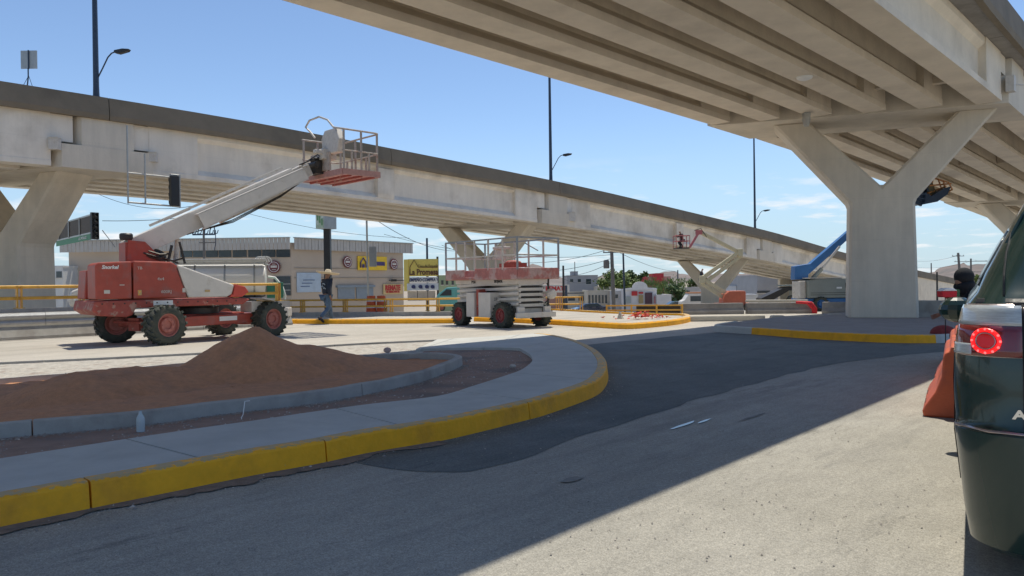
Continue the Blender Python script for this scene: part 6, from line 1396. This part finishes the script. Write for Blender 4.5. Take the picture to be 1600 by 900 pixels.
# ---------------------------------------------------------------- the SUV
CA = R(31); 
car_p = at(1528, 600, 3.10)
hdg = Vector((math.sin(CA), math.cos(CA), 0)); lat = Vector((hdg.y, -hdg.x, 0))
org = Vector((car_p.x, car_p.y, 0))+lat*.90
CAR = thing('suv', 'dark green SUV cut off by the right edge, its left tail lamp glowing red', 'car', org, math.pi/2-CA)   # local +x forward, +y left
paint = M('dark_green_car_paint', (.013, .036, .030), .25, .0, var=.04, bump=0, coat=.55, spec=.4)
lvl = [ # z, rear x, half width, front x, corner r
 (.13, .12, .89, 4.70, .20), (.17, .06, .935, 4.82, .22), (.30, .02, .955, 4.90, .24), (.45, .005, .97, 4.93, .25), (.60, .0, .985, 4.95, .25), (.655, .004, .99, 4.95, .24), (.675, .035, .985, 4.95, .22), (.70, .045, .985, 4.94, .22),
 (.82, .05, .99, 4.92, .20), (.96, .06, .985, 4.86, .19), (1.06, .075, .97, 4.6, .18), (1.16, .10, .945, 4.1, .18), (1.19, .115, .93, 3.9, .18), (1.23, .17, .90, 3.75, .16), (1.32, .23, .865, 3.5, .16), (1.45, .31, .80, 3.2, .16), (1.58, .39, .735, 2.95, .17), (1.68, .47, .68, 2.75, .20), (1.735, .60, .61, 2.6, .24), (1.755, .85, .48, 2.3, .3)]
def ring(z, xr, hw, xf, r, ex=0.):
    pts = []; n = 9
    xr -= ex; hw += ex; xf += ex
    # the rear face is slightly crowned
    for (cx_, cy_, a0) in ((xr+r, hw-r, 90), (xr+r, -hw+r, 180), (xf-r*1.6, -hw+r*1.6, 270), (xf-r*1.6, hw-r*1.6, 0)):
        rr = r if cx_ < 1.5 else r*1.6
        for i in range(n+1):
            a = R(a0+90*i/n); pts.append(Vector((cx_+rr*math.cos(a), cy_+rr*math.sin(a), z)))
    out = []
    for p in pts: out.append(Vector((p.x+.05*(p.y/hw)**2*(1 if p.x < .5 else 0), p.y, p.z)))
    return out
def shell(mb, levels, ex=0., cap=True):
    rs = [ring(*l, ex) for l in levels]; k = len(rs[0]); mb.add([v for r in rs for v in r], [(i*k+j, i*k+(j+1) % k, (i+1)*k+(j+1) % k, (i+1)*k+j) for i in range(len(rs)-1) for j in range(k)]+([tuple((len(rs)-1)*k+j for j in range(k)), tuple(range(k-1, -1, -1))] if cap else []))
mb = MB(); shell(mb, lvl); body = mb.build('body', paint, CAR, smooth=28)
def lerp_l(z):
    for a, b in zip(lvl, lvl[1:]):
        if a[0] <= z <= b[0]:
            f = (z-a[0])/(b[0]-a[0]); return tuple(a[i]+(b[i]-a[i])*f for i in range(5))
def surf(z, q, ex):
    """point on the rear left skin: q = 0 at the car's middle of the rear face, growing leftwards in metres round the corner"""
    l = lerp_l(z); r_ = l[4]; hw = l[2]+ex; flat = hw-r_-ex; xr = l[1]-ex; rr = r_+ex
    def cr(y): return .05*(y/hw)**2
    if q <= flat: return Vector((xr+cr(q), q, z))
    arc_ = (q-flat)/rr
    if arc_ < math.pi/2: y = flat+rr*math.sin(arc_); return Vector((xr+rr-rr*math.cos(arc_)+cr(y), y, z))
    return Vector((xr+rr+(arc_-math.pi/2)*rr+.05, flat+rr, z))
def patch(nm, q0, q1, z0f, z1f, mat, ex=.004, th=.01, n=10, m=5, par=None):
    mb = MB(); vs = []; fs = []
    for i in range(n+1):
        q = q0+(q1-q0)*i/n; za = z0f(i/n) if callable(z0f) else z0f; zb = z1f(i/n) if callable(z1f) else z1f
        for j in range(m+1): z = za+(zb-za)*j/m; vs.append(surf(z, q, ex))
    for i in range(n):
        for j in range(m): fs.append((i*(m+1)+j, (i+1)*(m+1)+j, (i+1)*(m+1)+j+1, i*(m+1)+j+1))
    mb.add(vs, fs); o = mb.build(nm, mat, par or CAR, smooth=True); sm = o.modifiers.new('th', 'SOLIDIFY'); sm.thickness = th; sm.offset = 0; return o
lampred = M('tail_lamp_red', (.16, .008, .010), .12, bump=0, coat=1, var=.1)
lampclr = M('tail_lamp_clear', (.42, .45, .46), .12, bump=0, coat=1, var=.25, scale=20, stretch=(1, 1, 14))
glow = M('lit_led_red', (.8, .03, .02), .3, bump=0, emit=(1, .01, .015, .7)); silver = M('lamp_silver', (.45, .38, .38), .25, .8, bump=0)
for sgn in (1,):
    patch('lamp_housing', .70, 1.02, .968, 1.185, silver, .003, .006)
    a1 = patch('tail_lamp', .745, 1.035, .972, 1.095, lampred, .010, .012); patch('clear_lens', .745, 1.035, 1.098, 1.178, lampclr, .010, .012, par=a1)
    patch('clear_lens', .93, 1.04, .975, 1.02, lampclr, .012, .012, par=a1)
    a2 = patch('tail_lamp', .30, .735, .972, 1.095, lampred, .010, .012); patch('clear_lens', .30, .735, 1.098, 1.178, lampclr, .010, .012, par=a2)
def lring(qc, zc, r, rt, mat, par, nm):
    mb = MB(); pts = []
    for i in range(28): a = 2*math.pi*i/28; pts.append(surf(zc+r*math.sin(a)*.92, qc+r*math.cos(a)*1.05, .018))
    loop(mb, pts, rt, 8); return mb.build(nm, mat, par, smooth=60)
rg = lring(.875, 1.035, .049, .0085, glow, a1, 'lit_ring'); lring(.875, 1.035, .036, .003, silver, a1, 'inner_ring'); lring(.60, 1.035, .058, .004, silver, a2, 'silver_ring'); lring(.60, 1.035, .036, .004, silver, a2, 'silver_ring')
for i in range(12):
    a = 2*math.pi*i/12; c = surf(1.035+.052*.92*math.sin(a), .875+.052*1.05*math.cos(a), .024); mb = MB(); mb.ell(c, (.005, .0055, .0055), 8, 6); mb.build('lit_led', M('led_core', (1, .1, .1), .3, bump=0, emit=(1, .10, .10, 1.6)), rg)
patch('lamp_glow_lens', .835, .915, 1.0, 1.07, M('warm_red_lens', (.5, .02, .02), .2, bump=0, emit=(1, .01, .01, .12)), .0165, .004, par=a1)
patch('lamp_seam', .737, .744, .965, 1.185, blk2, .006, .01)
# rear glass, spoiler line, seams, painted bumper glint, lettering
patch('rear_glass', -.60, .60, 1.235, 1.60, glassd, .004, .008); patch('black_trim', -.72, .93, 1.186, 1.205, black, .004, .01)
patch('bumper_ledge_glint', -.75, 1.05, .664, .671, silver, .016, .008)  # silver strip painted in for the sunlit line on the bumper's top edge
patch('tailgate_seam', .738, .744, .68, .965, blk2, .002, .006)
patch('bumper_seam', -.75, 1.05, .678, .682, blk2, .002, .006)
patch('fuel_side_seam', 1.16, 1.166, .40, .96, blk2, .002, .006)

patch('side_glass', 1.05, 2.6, 1.26, 1.52, glassd, .004, .008)
patch('roof_pillar_seam', .80, .808, 1.22, 1.68, black, .003, .006)
c = surf(.735, .60, .006)
text('badge_lettering', 'ACADIA', .050, chrome, CAR, Vector((.066, .655, .742)), facing((0, -1, 0)), ext=.006, bold=.002, sx=1.35)
lring(.30, .47, .055, .006, silver, body, 'tow_cover_ring')
for x in (1.05, 3.95):
    for y in (-.78, .78): wheel(CAR, Vector((x, y, .37)), 0, .37, .24, lugs=0, rimm=galv)
mb = MB(); mb.bb(.3, 4.6, -.75, .75, .12, .20); mb.build('underbody', blk2, CAR)
mb = MB(); mb.ell((3.25, 1.02, 1.05), (.1, .13, .1), 12, 8); mb.build('mirror', paint, CAR)
sk = patch('rear_sticker', .50, .56, 1.28, 1.33, letw, .009, .002)
